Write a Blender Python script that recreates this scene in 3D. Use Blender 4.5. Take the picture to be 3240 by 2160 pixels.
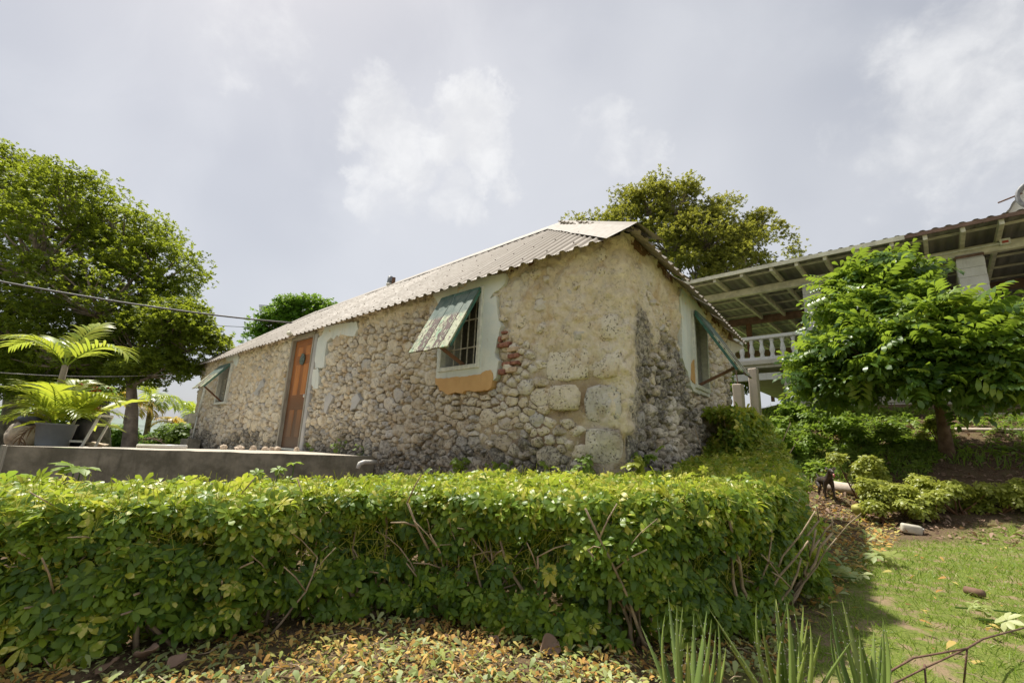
import bpy, bmesh, math, random
import numpy as np
from mathutils import Vector, Matrix, noise
R = math.radians
rnd = random.Random(7)
npr = np.random.default_rng(11)
for o in list(bpy.data.objects): bpy.data.objects.remove(o, do_unlink=True)
SC = bpy.context.scene
COL = SC.collection

# ------------------------------------------------------------------ camera
HC, PITCH, ROLL, FPX = 0.85, 0.2288, 0.0436, 1454.5
cam_d = bpy.data.cameras.new('camera'); cam = bpy.data.objects.new('camera', cam_d); COL.objects.link(cam)
cam_d.sensor_width = 36; cam_d.lens = FPX / 3240 * 36; cam_d.clip_start = 0.05; cam_d.clip_end = 6000
fw = Vector((0, math.cos(PITCH), math.sin(PITCH))); rt = Vector((1, 0, 0)); up = Vector((0, -math.sin(PITCH), math.cos(PITCH)))
c_, s_ = math.cos(ROLL), math.sin(ROLL)
rt2 = rt * c_ + up * s_; up2 = -rt * s_ + up * c_
cam.matrix_world = Matrix(((rt2.x, up2.x, -fw.x, 0), (rt2.y, up2.y, -fw.y, 0), (rt2.z, up2.z, -fw.z, HC), (0, 0, 0, 1)))
SC.camera = cam

def ray(px, py):
    X2 = (px - 1620) / FPX; Y2 = (1080 - py) / FPX
    X = c_ * X2 - s_ * Y2; Y = s_ * X2 + c_ * Y2
    return Vector((X, math.cos(PITCH) - Y * math.sin(PITCH), math.sin(PITCH) + Y * math.cos(PITCH)))
EYE = Vector((0, 0, HC))
def at_y(px, py, Y): r = ray(px, py); return EYE + r * (Y / r.y)
def on_z(px, py, z): r = ray(px, py); return EYE + r * ((z - HC) / r.z)
def on_plane(px, py, p, n): r = ray(px, py); return EYE + r * ((p - EYE).dot(n) / r.dot(n))

# ------------------------------------------------------------------ node helper
class NT:
    def __init__(self, tree): self.t = tree; self.t.nodes.clear()
    def n(self, typ, ins=None, **kw):
        nd = self.t.nodes.new(typ)
        for k, v in kw.items(): setattr(nd, k, v)
        for k, v in (ins or {}).items():
            s = nd.inputs[k]
            if isinstance(v, bpy.types.NodeSocket): self.t.links.new(v, s)
            elif isinstance(v, bpy.types.Node): self.t.links.new(v.outputs[0], s)
            else:
                if isinstance(v, (tuple, list)) and len(v) == 3 and s.type == 'RGBA': v = (*v, 1)
                s.default_value = v
        return nd
    def math(self, op, a, b=0.0, c=None, clamp=False):
        ins = {0: a, 1: b}
        if c is not None: ins[2] = c
        return self.n('ShaderNodeMath', ins, operation=op, use_clamp=clamp).outputs[0]
    def mix(self, f, a, b, blend='MIX'):
        nd = self.n('ShaderNodeMix', None, data_type='RGBA', blend_type=blend)
        for i, v in ((0, f), (6, a), (7, b)):
            s = nd.inputs[i]
            if isinstance(v, bpy.types.NodeSocket): self.t.links.new(v, s)
            else: s.default_value = (*v, 1) if isinstance(v, (tuple, list)) and len(v) == 3 else v
        return nd.outputs[2]
    def noise(self, scale, vec=None, detail=4, rough=.55, dist=0, col=False):
        ins = {'Scale': scale, 'Detail': detail, 'Roughness': rough, 'Distortion': dist}
        if vec is not None: ins['Vector'] = vec
        return self.n('ShaderNodeTexNoise', ins).outputs[1 if col else 0]
    def ramp(self, f, lo, hi, a=0., b=1.):
        return self.n('ShaderNodeMapRange', {0: f, 1: lo, 2: hi, 3: a, 4: b}, interpolation_type='SMOOTHSTEP').outputs[0]
    def cramp(self, f, stops):
        nd = self.n('ShaderNodeValToRGB', {0: f}); e = nd.color_ramp.elements
        while len(e) < len(stops): e.new(0.5)
        for el, (p, c) in zip(e, stops): el.position = p; el.color = (*c, 1)
        return nd.outputs[0]

# ------------------------------------------------------------------ world, sun, exposure
SUN_AZ = Vector((-0.74, 0.672, 0)).normalized(); SUN_EL = R(64)
wd = bpy.data.worlds.new('World'); SC.world = wd; wd.use_nodes = True
w = NT(wd.node_tree)
tc = w.n('ShaderNodeTexCoord').outputs['Generated']
sky = w.n('ShaderNodeTexSky', sky_type='NISHITA', sun_disc=False, sun_elevation=SUN_EL, sun_rotation=math.atan2(SUN_AZ.x, SUN_AZ.y),
          air_density=1.0, dust_density=3.0, ozone_density=1.0)
skyc = w.n('ShaderNodeVectorMath', {0: sky.outputs[0], 1: (0.085, 0.085, 0.085)}, operation='MULTIPLY').outputs[0]
n_big = w.noise(1.5, tc, 3, .5)
n_mid = w.noise(4.5, tc, 6, .58, .4)
n_fine = w.noise(11, tc, 8, .6, .3)
deck = w.mix(w.ramp(n_big, .33, .68), (0.196, 0.201, 0.216), (0.274, 0.275, 0.281))
deck = w.mix(w.math('MULTIPLY', w.ramp(n_mid, .42, .75), .22), deck, (0.322, 0.322, 0.324))
col = w.mix(0.86, skyc, deck)
wv = w.n('ShaderNodeVectorMath', {0: w.noise(5.5, tc, 6, .62, 0, True), 1: (.5, .5, .5)}, operation='SUBTRACT').outputs[0]
wv = w.n('ShaderNodeVectorMath', {0: wv, 1: (.30, .30, .30)}, operation='MULTIPLY').outputs[0]
warp = w.n('ShaderNodeVectorMath', {0: w.n('ShaderNodeVectorMath', {0: tc, 1: wv}, operation='ADD').outputs[0]}, operation='NORMALIZE').outputs[0]
tot = None
for (px, py, rad, amp) in ((1160, 320, 5.5, .9), (1260, 430, 6.0, .9), (1230, 560, 5, .55), (1480, 410, 6.0, 1.0), (1560, 500, 5.0, .9), (1420, 640, 4.5, .7), (2960, 420, 8.5, .8),
                           (3100, 250, 10, .85), (2740, 420, 5, .5), (1960, 455, 4.0, .5), (2080, 460, 2.6, .5), (1890, 395, 3, .4), (760, 60, 6, .45), (720, 140, 4, .35)):
    d = ray(px, py).normalized()
    dt = w.n('ShaderNodeVectorMath', {0: warp, 1: d}, operation='DOT_PRODUCT').outputs['Value']
    m = w.math('MULTIPLY', w.ramp(dt, math.cos(R(rad * 1.15)), math.cos(R(rad * .2))), amp)
    tot = m if tot is None else w.math('MAXIMUM', tot, m)
edge = w.math('ADD', w.math('MULTIPLY', w.math('SUBTRACT', n_fine, .5), 1.5), w.math('MULTIPLY', w.math('SUBTRACT', n_mid, .5), 1.3))
cm = w.ramp(w.math('ADD', tot, w.math('MULTIPLY', edge, w.ramp(tot, .02, .4))), .05, 1.25)
ccol = w.mix(w.ramp(n_fine, .35, .65), (0.345, 0.345, 0.346), (0.40, 0.40, 0.398))
col = w.mix(w.math('MULTIPLY', cm, .62), col, ccol)
bg = w.n('ShaderNodeBackground', {0: col, 1: 1.0})
w.n('ShaderNodeOutputWorld', {0: bg})
sun_d = bpy.data.lights.new('sun', 'SUN'); sun_d.energy = 2.7; sun_d.angle = R(1.2); sun_d.color = (1, .95, .85)
sun = bpy.data.objects.new('sun', sun_d); COL.objects.link(sun)
sdir = (SUN_AZ * math.cos(SUN_EL) + Vector((0, 0, math.sin(SUN_EL)))).normalized()
sun.rotation_euler = sdir.to_track_quat('Z', 'Y').to_euler(); sun.location = (0, 0, 30)
vs = SC.view_settings; vs.view_transform = 'Standard'; vs.look = 'None'; vs.exposure = 1.36; vs.gamma = 1; vs.use_curve_mapping = False
SC.cycles.use_denoising = True; SC.cycles.max_bounces = 6; SC.cycles.diffuse_bounces = 3; SC.cycles.transmission_bounces = 4
SC.cycles.sample_clamp_indirect = 8; SC.cycles.caustics_reflective = False; SC.cycles.caustics_refractive = False

# ------------------------------------------------------------------ object helpers
def tag(o, label=None, cat=None, group=None, kind=None):
    if label: o['label'] = label
    if cat: o['category'] = cat
    if group: o['group'] = group
    if kind: o['kind'] = kind
    return o
def link(name, data, parent=None):
    o = bpy.data.objects.new(name, data); COL.objects.link(o)
    if parent is not None:
        o.parent = parent; o.matrix_parent_inverse = parent.matrix_world.inverted() if parent.type != 'EMPTY' else Matrix.Translation(-Vector(parent.location))
    return o
def empty(name, loc, label=None, cat=None, group=None):
    o = bpy.data.objects.new(name, None); COL.objects.link(o); o.location = loc; o.empty_display_size = .1
    return tag(o, label, cat, group)
def mesh(name, V, F, mat=None, parent=None, smooth=False, tint=None, attrs=None):
    me = bpy.data.meshes.new(name)
    if isinstance(F, np.ndarray):
        V = np.asarray(V, np.float32); n, k = F.shape
        me.vertices.add(len(V)); me.vertices.foreach_set('co', V.ravel())
        me.loops.add(n * k); me.loops.foreach_set('vertex_index', F.ravel().astype(np.int32))
        me.polygons.add(n); me.polygons.foreach_set('loop_start', np.arange(0, n * k, k, dtype=np.int32))
        me.update(calc_edges=True)
    else:
        me.from_pydata([tuple(v) for v in V], [], F); me.update()
    if smooth: me.polygons.foreach_set('use_smooth', [True] * len(me.polygons))
    at = dict(attrs or {})
    if tint is not None: at['tint'] = tint
    for k2, v2 in at.items():
        a = me.attributes.new(k2, 'FLOAT', 'POINT')
        v2 = np.full(len(me.vertices), v2, np.float32) if np.isscalar(v2) else np.asarray(v2, np.float32)
        a.data.foreach_set('value', v2)
    if mat: me.materials.append(mat)
    return link(name, me, parent)

class MB:
    """collects shapes for one mesh object"""
    def __init__(self): self.v = []; self.f = []
    def add(self, V, F):
        o = len(self.v); self.v += [tuple(p) for p in V]; self.f += [[i + o for i in q] for q in F]; return self
    def box(self, c, sx, sy, sz, X=Vector((1, 0, 0)), Y=Vector((0, 1, 0)), Z=Vector((0, 0, 1))):
        c = Vector(c); P = []
        for a in (-.5, .5):
            for b in (-.5, .5):
                for d in (-.5, .5): P.append(c + X * (a * sx) + Y * (b * sy) + Z * (d * sz))
        return self.add(P, [[0, 1, 3, 2], [4, 6, 7, 5], [0, 4, 5, 1], [2, 3, 7, 6], [0, 2, 6, 4], [1, 5, 7, 3]])
    def bar(self, a, b, wd, ht, side=Vector((0, 0, 1))):
        a = Vector(a); b = Vector(b); d = (b - a); L = d.length; d.normalize()
        y = side.cross(d); y = y.normalized() if y.length > 1e-4 else Vector((1, 0, 0)); z = d.cross(y)
        return self.box((a + b) / 2, L, wd, ht, d, y, z)
    def tube(self, pts, rad, n=8, cap=True):
        pts = [Vector(p) for p in pts]; m = len(pts)
        if not hasattr(rad, '__len__'): rad = [rad] * m
        V = []; F = []; prev = None
        for i, p in enumerate(pts):
            d = (pts[min(i + 1, m - 1)] - pts[max(i - 1, 0)]).normalized()
            if prev is None: x = d.orthogonal().normalized()
            else: x = (prev - d * prev.dot(d)).normalized()
            prev = x; y = d.cross(x)
            for k in range(n): t = 2 * math.pi * k / n; V.append(p + (x * math.cos(t) + y * math.sin(t)) * rad[i])
        for i in range(m - 1):
            for k in range(n): a = i * n + k; b = i * n + (k + 1) % n; F.append([a, b, b + n, a + n])
        if cap: F.append(list(range(n))[::-1]); F.append([(m - 1) * n + k for k in range(n)])
        return self.add(V, F)
    def lathe(self, c, prof, n=12):
        V = []; F = []; c = Vector(c); m = len(prof)
        for (r, z) in prof:
            for k in range(n): t = 2 * math.pi * k / n; V.append(c + Vector((r * math.cos(t), r * math.sin(t), z)))
        for i in range(m - 1):
            for k in range(n): a = i * n + k; b = i * n + (k + 1) % n; F.append([a, b, b + n, a + n])
        F.append(list(range(n))[::-1]); F.append([(m - 1) * n + k for k in range(n)])
        return self.add(V, F)
    def build(self, name, mat=None, parent=None, smooth=False, tint=None, bevel=0):
        o = mesh(name, self.v, self.f, mat, parent, smooth, tint)
        if bevel:
            m = o.modifiers.new('bevel', 'BEVEL'); m.width = bevel; m.segments = 2; m.limit_method = 'ANGLE'
        return o

def fbm(p, sc, oct=3, seed=0.):
    return noise.fractal(Vector((p[0] * sc + seed, p[1] * sc - seed * .7, p[2] * sc + seed * 1.3)), .9, 2.0, oct)
def rot_frames(Z, spin, rng=None):
    """(N,3) z-axes and spin angles -> (N,3,3) matrices with columns x,y,z"""
    Z = Z / np.linalg.norm(Z, axis=1, keepdims=True)
    ref = np.where(np.abs(Z[:, 2:3]) < .9, np.array([[0, 0, 1.]]), np.array([[1., 0, 0]]))
    X = np.cross(ref, Z); X /= np.linalg.norm(X, axis=1, keepdims=True); Y = np.cross(Z, X)
    c, s = np.cos(spin)[:, None], np.sin(spin)[:, None]
    return np.stack([X * c + Y * s, -X * s + Y * c, Z], -1)
def instance(tv, tf, M, T, scale, tints):
    tv = np.asarray(tv, float); tf = np.asarray(tf, int); N = len(T); k = len(tv)
    V = np.einsum('nij,kj->nki', M, tv) * np.asarray(scale)[:, None, None] + T[:, None, :]
    F = tf[None] + (np.arange(N) * k)[:, None, None]
    return V.reshape(-1, 3), F.reshape(-1, tf.shape[1]), np.repeat(tints, k)
def leaflet(L=1., W=.4, fold=.06, droop=.12, x0=0.0):
    v = [(x0, 0, 0), (x0 + .35 * L, .42 * W, fold * W - droop * .1 * L), (x0 + .35 * L, 0, -droop * .1 * L), (x0 + .35 * L, -.42 * W, fold * W - droop * .1 * L),
         (x0 + .72 * L, .46 * W, fold * W - droop * .5 * L), (x0 + .72 * L, 0, -droop * .5 * L), (x0 + .72 * L, -.46 * W, fold * W - droop * .5 * L), (x0 + L, 0, -droop * L)]
    f = [(0, 2, 1), (0, 3, 2), (1, 2, 4), (2, 5, 4), (2, 3, 5), (3, 6, 5), (4, 5, 7), (5, 6, 7)]
    return np.array(v, float), np.array(f, int)
def palmate(n=7, L=1., W=.42, droop=.2, pet=.25):
    VV = []; FF = []; o = 0
    for i in range(n):
        v, f = leaflet(L * (1 - .22 * abs(i - (n - 1) / 2) / n * 2), W, .12, droop, .06)
        a = (i - (n - 1) / 2) * (2 * math.pi / (n + .6)); c, s = math.cos(a), math.sin(a)
        v = np.stack([v[:, 0] * c - v[:, 1] * s, v[:, 0] * s + v[:, 1] * c, v[:, 2] + .1 * v[:, 0] * math.sin(i * 2.3)], 1)
        VV.append(v); FF.append(f + o); o += len(v)
    return np.concatenate(VV), np.concatenate(FF)

# ------------------------------------------------------------------ materials
def new_mat(name):
    m = bpy.data.materials.new(name); m.use_nodes = True; return m, NT(m.node_tree)
def out(t, bsdf, disp=None): t.n('ShaderNodeOutputMaterial', {0: bsdf})
def simple(name, c, rough=.7, var=.25, scale=8., bump=.2, bscale=40., metal=0., spec=.5, c2=None):
    m, t = new_mat(name); P = t.n('ShaderNodeTexCoord').outputs['Object']
    n1 = t.noise(scale, P, 5, .6); n2 = t.noise(bscale, P, 4, .6)
    cc = t.mix(t.ramp(n1, .3, .7), tuple(x * (1 - var) for x in c), c2 if c2 else tuple(min(1, x * (1 + var)) for x in c))
    b = t.n('ShaderNodeBump', {'Strength': bump, 'Distance': .01, 'Height': n2})
    s = t.n('ShaderNodeBsdfPrincipled', {'Base Color': cc, 'Roughness': rough, 'Metallic': metal, 'Specular IOR Level': spec, 'Normal': b})
    out(t, s); return m
def leafmat(name, stops, trans=.35, rough=.4, tcol=None, vari=None, spec=.4, hue=.0):
    """leaf colour follows the tint attribute set where it is scattered; light comes through the blade"""
    m, t = new_mat(name); at = t.n('ShaderNodeAttribute', attribute_name='tint').outputs['Fac']
    P = t.n('ShaderNodeTexCoord').outputs['Object']
    c = t.cramp(at, stops)
    c = t.mix(t.ramp(t.noise(1.7, P, 2), .35, .7, 0, .25), c, tuple(x * .62 for x in stops[0][1]))
    if vari:
        k = t.math('MULTIPLY', t.ramp(t.noise(38, P, 2), .5, .6), t.ramp(at, vari[0], vari[0] + .04))
        c = t.mix(k, c, vari[1])
    s = t.n('ShaderNodeBsdfPrincipled', {'Base Color': c, 'Roughness': rough, 'Specular IOR Level': spec})
    tc2 = t.mix(.55, c, tcol if tcol else stops[-1][1]); tc2 = t.mix(1.0, tc2, (1.7, 1.7, 1.5), 'MULTIPLY')
    tr = t.n('ShaderNodeBsdfTranslucent', {0: tc2})
    out(t, t.n('ShaderNodeMixShader', {0: trans, 1: s, 2: tr})); return m

def stone_mat(name, base, mort=False, rightside=False):
    m, t = new_mat(name); G = t.n('ShaderNodeNewGeometry').outputs['Position']
    at = t.n('ShaderNodeAttribute', attribute_name='tint').outputs['Fac']
    damp = t.n('ShaderNodeAttribute', attribute_name='damp').outputs['Fac']
    mud = t.n('ShaderNodeAttribute', attribute_name='mud').outputs['Fac']
    c = t.cramp(at, base)
    n1 = t.noise(5, G, 5, .6); n2 = t.noise(22, G, 6, .65); n3 = t.noise(95, G, 4, .6)
    c = t.mix(t.ramp(n2, .38, .62, .0, .5), c, t.mix(.5, c, (.38, .31, .22)))
    c = t.mix(t.ramp(n1, .5, .7, 0, .6), c, (.50, .35, .18)); c = t.mix(t.ramp(t.noise(1.7, G, 5, .65), .48, .64, 0, .6), c, (.72, .67, .56)); c = t.mix(t.ramp(t.noise(2.6, G, 6, .7), .56, .68, 0, .35), c, (.36, .33, .27))
    vor = t.n('ShaderNodeTexVoronoi', {'Vector': t.n('ShaderNodeVectorMath', {0: G, 1: t.n('ShaderNodeVectorMath', {0: t.noise(30, G, 2, .5, 0, True), 1: (.035,) * 3}, operation='MULTIPLY')}, operation='ADD'), 'Scale': 42}).outputs[0]
    pit = t.math('MULTIPLY', t.ramp(vor, .38, .14), t.ramp(t.noise(9, G, 3), .42, .56))
    c = t.mix(t.math('MULTIPLY', pit, .28 if mort else .6), c, (.16, .12, .075))
    if mort: c = t.mix(t.math('MULTIPLY', mud, t.ramp(n2, .3, .5, .55, 1)), c, (.24, .165, .105))
    lich = t.ramp(t.math('ADD', t.math('ADD', t.math('MULTIPLY', n2, .8), t.math('MULTIPLY', t.noise(60, G, 3), .35)), t.math('MULTIPLY', damp, .42)), .80, .98)
    grey = t.math('MULTIPLY', t.ramp(t.math('ADD', damp, t.math('MULTIPLY', t.math('SUBTRACT', n1, .5), .9)), .25, .75), .6); c = t.mix(grey, c, (.24, .225, .195))
    c = t.mix(t.math('MULTIPLY', lich, .8), c, (.085, .08, .068))
    pale = t.ramp(t.math('ADD', t.noise(13, G, 6, .7), t.math('MULTIPLY', n3, .25)), .70, .82)
    c = t.mix(t.math('MULTIPLY', pale, .5), c, (.66, .62, .54))
    h = t.math('ADD', t.math('MULTIPLY', n2, .6), t.math('ADD', t.math('MULTIPLY', n3, .3), t.math('MULTIPLY', pit, -.2 if mort else -.7)))
    b = t.n('ShaderNodeBump', {'Strength': 1.0, 'Distance': .03, 'Height': h})
    out(t, t.n('ShaderNodeBsdfPrincipled', {'Base Color': c, 'Roughness': .93, 'Specular IOR Level': .2, 'Normal': b})); return m
M = {}
M['stone'] = stone_mat('stone', [(0, (.56, .48, .36)), (.3, (.68, .60, .45)), (.55, (.75, .68, .54)), (.75, (.64, .60, .53)), (.9, (.52, .50, .46)), (1, (.68, .56, .41))])
M['mortar'] = stone_mat('mortar', [(0, (.36, .28, .18)), (.38, (.52, .43, .29)), (.7, (.70, .60, .43)), (1, (.78, .69, .52))], mort=True)

def plaster_mat(name, c, c2, stain):
    m, t = new_mat(name); G = t.n('ShaderNodeNewGeometry').outputs['Position']
    n1 = t.noise(3.2, G, 6, .65); n2 = t.noise(30, G, 5, .6)
    st = t.noise(1, t.n('ShaderNodeVectorMath', {0: G, 1: (14, 14, 1.8)}, operation='MULTIPLY'), 4, .6)
    cc = t.mix(t.ramp(n1, .35, .65), c, c2); cc = t.mix(t.ramp(st, .52, .75, 0, .5), cc, stain); cc = t.mix(t.ramp(n2, .62, .8, 0, .5), cc, stain)
    b = t.n('ShaderNodeBump', {'Strength': .5, 'Distance': .008, 'Height': t.math('ADD', n2, t.math('MULTIPLY', n1, 1.5))})
    out(t, t.n('ShaderNodeBsdfPrincipled', {'Base Color': cc, 'Roughness': .85, 'Normal': b})); return m
M['plaster'] = plaster_mat('white_plaster', (.58, .63, .60), (.66, .68, .62), (.42, .42, .36))
M['ochre'] = plaster_mat('ochre_plaster', (.52, .31, .12), (.58, .36, .15), (.36, .23, .10))
M['cement'] = plaster_mat('grey_cement', (.36, .36, .35), (.46, .45, .43), (.25, .24, .22))
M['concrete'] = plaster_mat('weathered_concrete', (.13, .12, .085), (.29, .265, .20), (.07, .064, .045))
M['slab_top'] = plaster_mat('sunlit_slab', (.42, .37, .30), (.49, .44, .36), (.30, .25, .19))  # slab colour lightened so it bounces light onto the wall by the door
M['whitewash'] = plaster_mat('whitewash', (.70, .70, .68), (.62, .62, .58), (.45, .43, .38))
M['block'] = plaster_mat('block', (.56, .53, .46), (.47, .44, .37), (.30, .28, .22))
M['greyblock'] = plaster_mat('grey_block', (.63, .63, .61), (.55, .55, .52), (.42, .41, .38))
M['pinkpost'] = plaster_mat('pale_post', (.55, .46, .38), (.48, .41, .34), (.33, .29, .24))
M['brick'] = simple('brick', (.22, .07, .045), .9, .35, 22, .8, 90, c2=(.40, .20, .14))
M['palebrick'] = simple('pale_brick', (.48, .36, .25), .9, .25, 14, .6, 90)
def wood_mat(name, c, c2, sc=(30, 30, 2), rough=.5, zfade=None):
    m, t = new_mat(name); P = t.n('ShaderNodeTexCoord').outputs['Object']
    v = t.n('ShaderNodeVectorMath', {0: P, 1: sc}, operation='MULTIPLY').outputs[0]
    n = t.noise(1, v, 5, .65, .6); n2 = t.noise(4, v, 3)
    cc = t.mix(t.ramp(n, .3, .7), c, c2)
    if zfade:
        z = t.n('ShaderNodeSeparateXYZ', {0: t.n('ShaderNodeNewGeometry').outputs['Position']}).outputs[2]
        k = t.ramp(t.math('ADD', z, t.math('MULTIPLY', n, .5)), zfade[0], zfade[1], 1, 0)
        cc = t.mix(t.math('MULTIPLY', k, .85), cc, zfade[2])
    b = t.n('ShaderNodeBump', {'Strength': .35, 'Distance': .004, 'Height': n2})
    out(t, t.n('ShaderNodeBsdfPrincipled', {'Base Color': cc, 'Roughness': rough, 'Normal': b})); return m
M['door'] = wood_mat('door_wood', (.34, .125, .022), (.24, .078, .015), (45, 45, 2.2), .45, (1.35, 2.55, (.06, .033, .018)))
M['door_panel'] = wood_mat('door_panel_wood', (.52, .20, .04), (.36, .125, .025), (45, 45, 2.2), .42, (1.2, 2.2, (.085, .042, .02)))
M['timber'] = wood_mat('brown_timber', (.20, .10, .05), (.12, .06, .03), (25, 25, 3), .7)
M['oldtimber'] = wood_mat('weathered_timber', (.36, .34, .28), (.22, .20, .16), (25, 25, 3), .8)
M['cream_timber'] = simple('cream_painted_timber', (.60, .58, .46), .7, .2, 5, .3, 60)
M['redtimber'] = simple('red_brown_timber', (.16, .095, .065), .7, .3, 5, .3, 60)
def shutter_mat():
    """peeling green paint: the upper third keeps its dark green, the lower boards show pale old paint and bare wood"""
    m, t = new_mat('peeling_green_paint'); P = t.n('ShaderNodeAttribute', attribute_name='along').outputs['Fac']
    B = t.n('ShaderNodeAttribute', attribute_name='tint').outputs['Fac']; O = t.n('ShaderNodeTexCoord').outputs['Object']
    nz = t.noise(9, O, 5, .65); fz = t.noise(45, O, 5, .7)
    g = t.mix(t.ramp(nz, .3, .7), (.055, .10, .08), (.15, .185, .155))
    pale = t.mix(t.ramp(fz, .4, .6), (.33, .37, .23), (.50, .49, .36)); pale = t.mix(t.ramp(nz, .5, .62), pale, (.24, .38, .24))
    bare = t.mix(t.ramp(fz, .35, .65), (.055, .035, .03), (.14, .085, .07))
    low = t.mix(t.ramp(t.math('ADD', B, t.math('MULTIPLY', t.math('SUBTRACT', t.noise(26, t.n('ShaderNodeVectorMath', {0: O, 1: (1, 1, .5)}, operation='MULTIPLY').outputs[0], 6, .75), .5), 5.)), .40, .62), pale, bare)
    k = t.ramp(t.math('ADD', P, t.math('MULTIPLY', t.math('SUBTRACT', fz, .5), .25)), .40, .47)
    c = t.mix(k, g, low)
    b = t.n('ShaderNodeBump', {'Strength': .6, 'Distance': .004, 'Height': fz})
    out(t, t.n('ShaderNodeBsdfPrincipled', {'Base Color': c, 'Roughness': .7, 'Normal': b})); return m
M['shutter'] = shutter_mat()
M['green'] = simple('green_paint', (.04, .13, .10), .55, .3, 8, .3, 50)
M['whitepaint'] = simple('old_white_paint', (.62, .65, .60), .6, .15, 20, .4, 60, c2=(.72, .73, .66))
M['iron'] = simple('painted_iron', (.60, .57, .48), .6, .3, 30, .3, 80)
M['rust'] = simple('rusty_iron', (.13, .07, .045), .8, .4, 30, .4, 80)
m, t = new_mat('dark_glass'); out(t, t.n('ShaderNodeBsdfPrincipled', {'Base Color': (.012, .012, .016), 'Roughness': .12, 'Specular IOR Level': .5})); M['glass'] = m
M['interior'] = simple('dark_interior', (.03, .026, .022), .9)
M['screen'] = simple('mosquito_screen', (.10, .095, .085), .7, .2, 30)
def roof_mat(name, c, c2, rust=.25):
    m, t = new_mat(name); G = t.n('ShaderNodeTexCoord').outputs['Object']
    n1 = t.noise(1.3, G, 5, .6); n2 = t.noise(18, G, 5, .65); B = t.n('ShaderNodeAttribute', attribute_name='tint').outputs['Fac']
    cc = t.mix(t.ramp(t.math('ADD', t.math('MULTIPLY', n1, .6), t.math('MULTIPLY', B, .4)), .3, .7), c, c2)
    cc = t.mix(t.ramp(n2, .62, .8, 0, rust), cc, (.22, .16, .12))
    out(t, t.n('ShaderNodeBsdfPrincipled', {'Base Color': cc, 'Roughness': t.ramp(n2, .3, .7, .55, .75), 'Metallic': .0, 'Specular IOR Level': .22})); return m
M['roof'] = roof_mat('beige_roof_sheet', (.28, .245, .205), (.345, .305, .26))
M['hip'] = roof_mat('hip_flashing', (.30, .27, .235), (.345, .31, .27), .2)
M['galv'] = roof_mat('grey_galvanised_sheet', (.24, .235, .215), (.31, .30, .275), .3)
M['screw'] = simple('screw', (.12, .09, .07), .6)
M['bark'] = simple('bark', (.17, .135, .105), .95, .4, 5, .9, 22, c2=(.28, .23, .18))
M['redbark'] = simple('brown_bark', (.13, .075, .045), .9, .4, 6, .8, 25, c2=(.20, .13, .085))
M['paletwig'] = simple('pale_twig', (.34, .255, .165), .85, .3, 14, .6, 70)
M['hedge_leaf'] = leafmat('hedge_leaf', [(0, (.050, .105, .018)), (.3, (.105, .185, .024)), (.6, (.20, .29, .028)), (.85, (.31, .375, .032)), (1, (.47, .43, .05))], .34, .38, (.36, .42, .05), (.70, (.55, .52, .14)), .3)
M['tree_leaf'] = leafmat('tree_leaf', [(0, (.055, .088, .014)), (.5, (.092, .138, .017)), (1, (.145, .19, .02))], .44, .5, (.34, .38, .03), spec=.25)
M['tree_leaf_b'] = leafmat('olive_tree_leaf', [(0, (.065, .085, .018)), (.5, (.14, .16, .032)), (1, (.25, .235, .045))], .42, .5, (.34, .33, .04), spec=.3)
M['gloss_leaf'] = leafmat('glossy_leaf', [(0, (.022, .058, .014)), (.35, (.055, .12, .02)), (.6, (.14, .23, .03)), (1, (.32, .38, .05))], .34, .36, (.34, .44, .04), spec=.45)
M['croton'] = leafmat('yellow_green_shrub_leaf', [(0, (.11, .165, .025)), (.5, (.25, .295, .045)), (1, (.42, .42, .09))], .35, .42, (.42, .44, .07))
M['weed'] = leafmat('weed_leaf', [(0, (.07, .13, .02)), (.5, (.14, .22, .03)), (1, (.25, .33, .05))], .35, .5, (.30, .42, .05))
M['palm'] = leafmat('palm_leaf', [(0, (.09, .17, .02)), (.5, (.19, .27, .03)), (1, (.33, .36, .04))], .42, .38, (.42, .46, .04), spec=.4)
M['palmgold'] = leafmat('golden_palm_leaf', [(0, (.20, .22, .03)), (.5, (.36, .28, .05)), (1, (.42, .22, .05))], .45, .4, (.45, .32, .05))
M['fargreen'] = leafmat('far_leaf', [(0, (.045, .10, .018)), (.5, (.10, .20, .022)), (1, (.22, .33, .04))], .35, .5, (.26, .38, .04))
M['dry'] = leafmat('dry_leaf', [(0, (.20, .12, .045)), (.25, (.48, .26, .07)), (.5, (.62, .40, .12)), (.75, (.46, .45, .14)), (1, (.27, .35, .08))], .2, .7, (.4, .26, .08), spec=.2)
M['cut'] = leafmat('cut_leaf', [(0, (.18, .25, .07)), (.5, (.34, .40, .16)), (1, (.50, .52, .26))], .3, .5, (.4, .45, .15))
M['brownleaf'] = leafmat('brown_dry_leaf', [(0, (.20, .13, .085)), (1, (.38, .26, .19))], .15, .75, (.3, .18, .1), spec=.2)
M['grass'] = leafmat('grass_blade', [(0, (.10, .16, .022)), (.5, (.20, .28, .04)), (.8, (.30, .36, .065)), (1, (.42, .37, .14))], .35, .5, (.28, .42, .05))
M['aloe'] = leafmat('aloe_leaf', [(0, (.14, .22, .06)), (.5, (.25, .33, .08)), (1, (.40, .42, .10))], .15, .4, (.36, .45, .08), spec=.5)
M['red'] = simple('red_petal', (.55, .03, .02), .5, .3, 20)
M['pot'] = simple('grey_plastic', (.17, .185, .21), .5, .12, 6, .15, 50)
M['blackplastic'] = simple('black_plastic', (.02, .022, .026), .45)
M['whiteplastic'] = simple('white_plastic', (.62, .60, .55), .4, .1, 8)
M['sack'] = simple('sackcloth', (.42, .36, .28), .85, .3, 8, .6, 40)
M['cable'] = simple('cable', (.055, .05, .05), .6)
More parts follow.
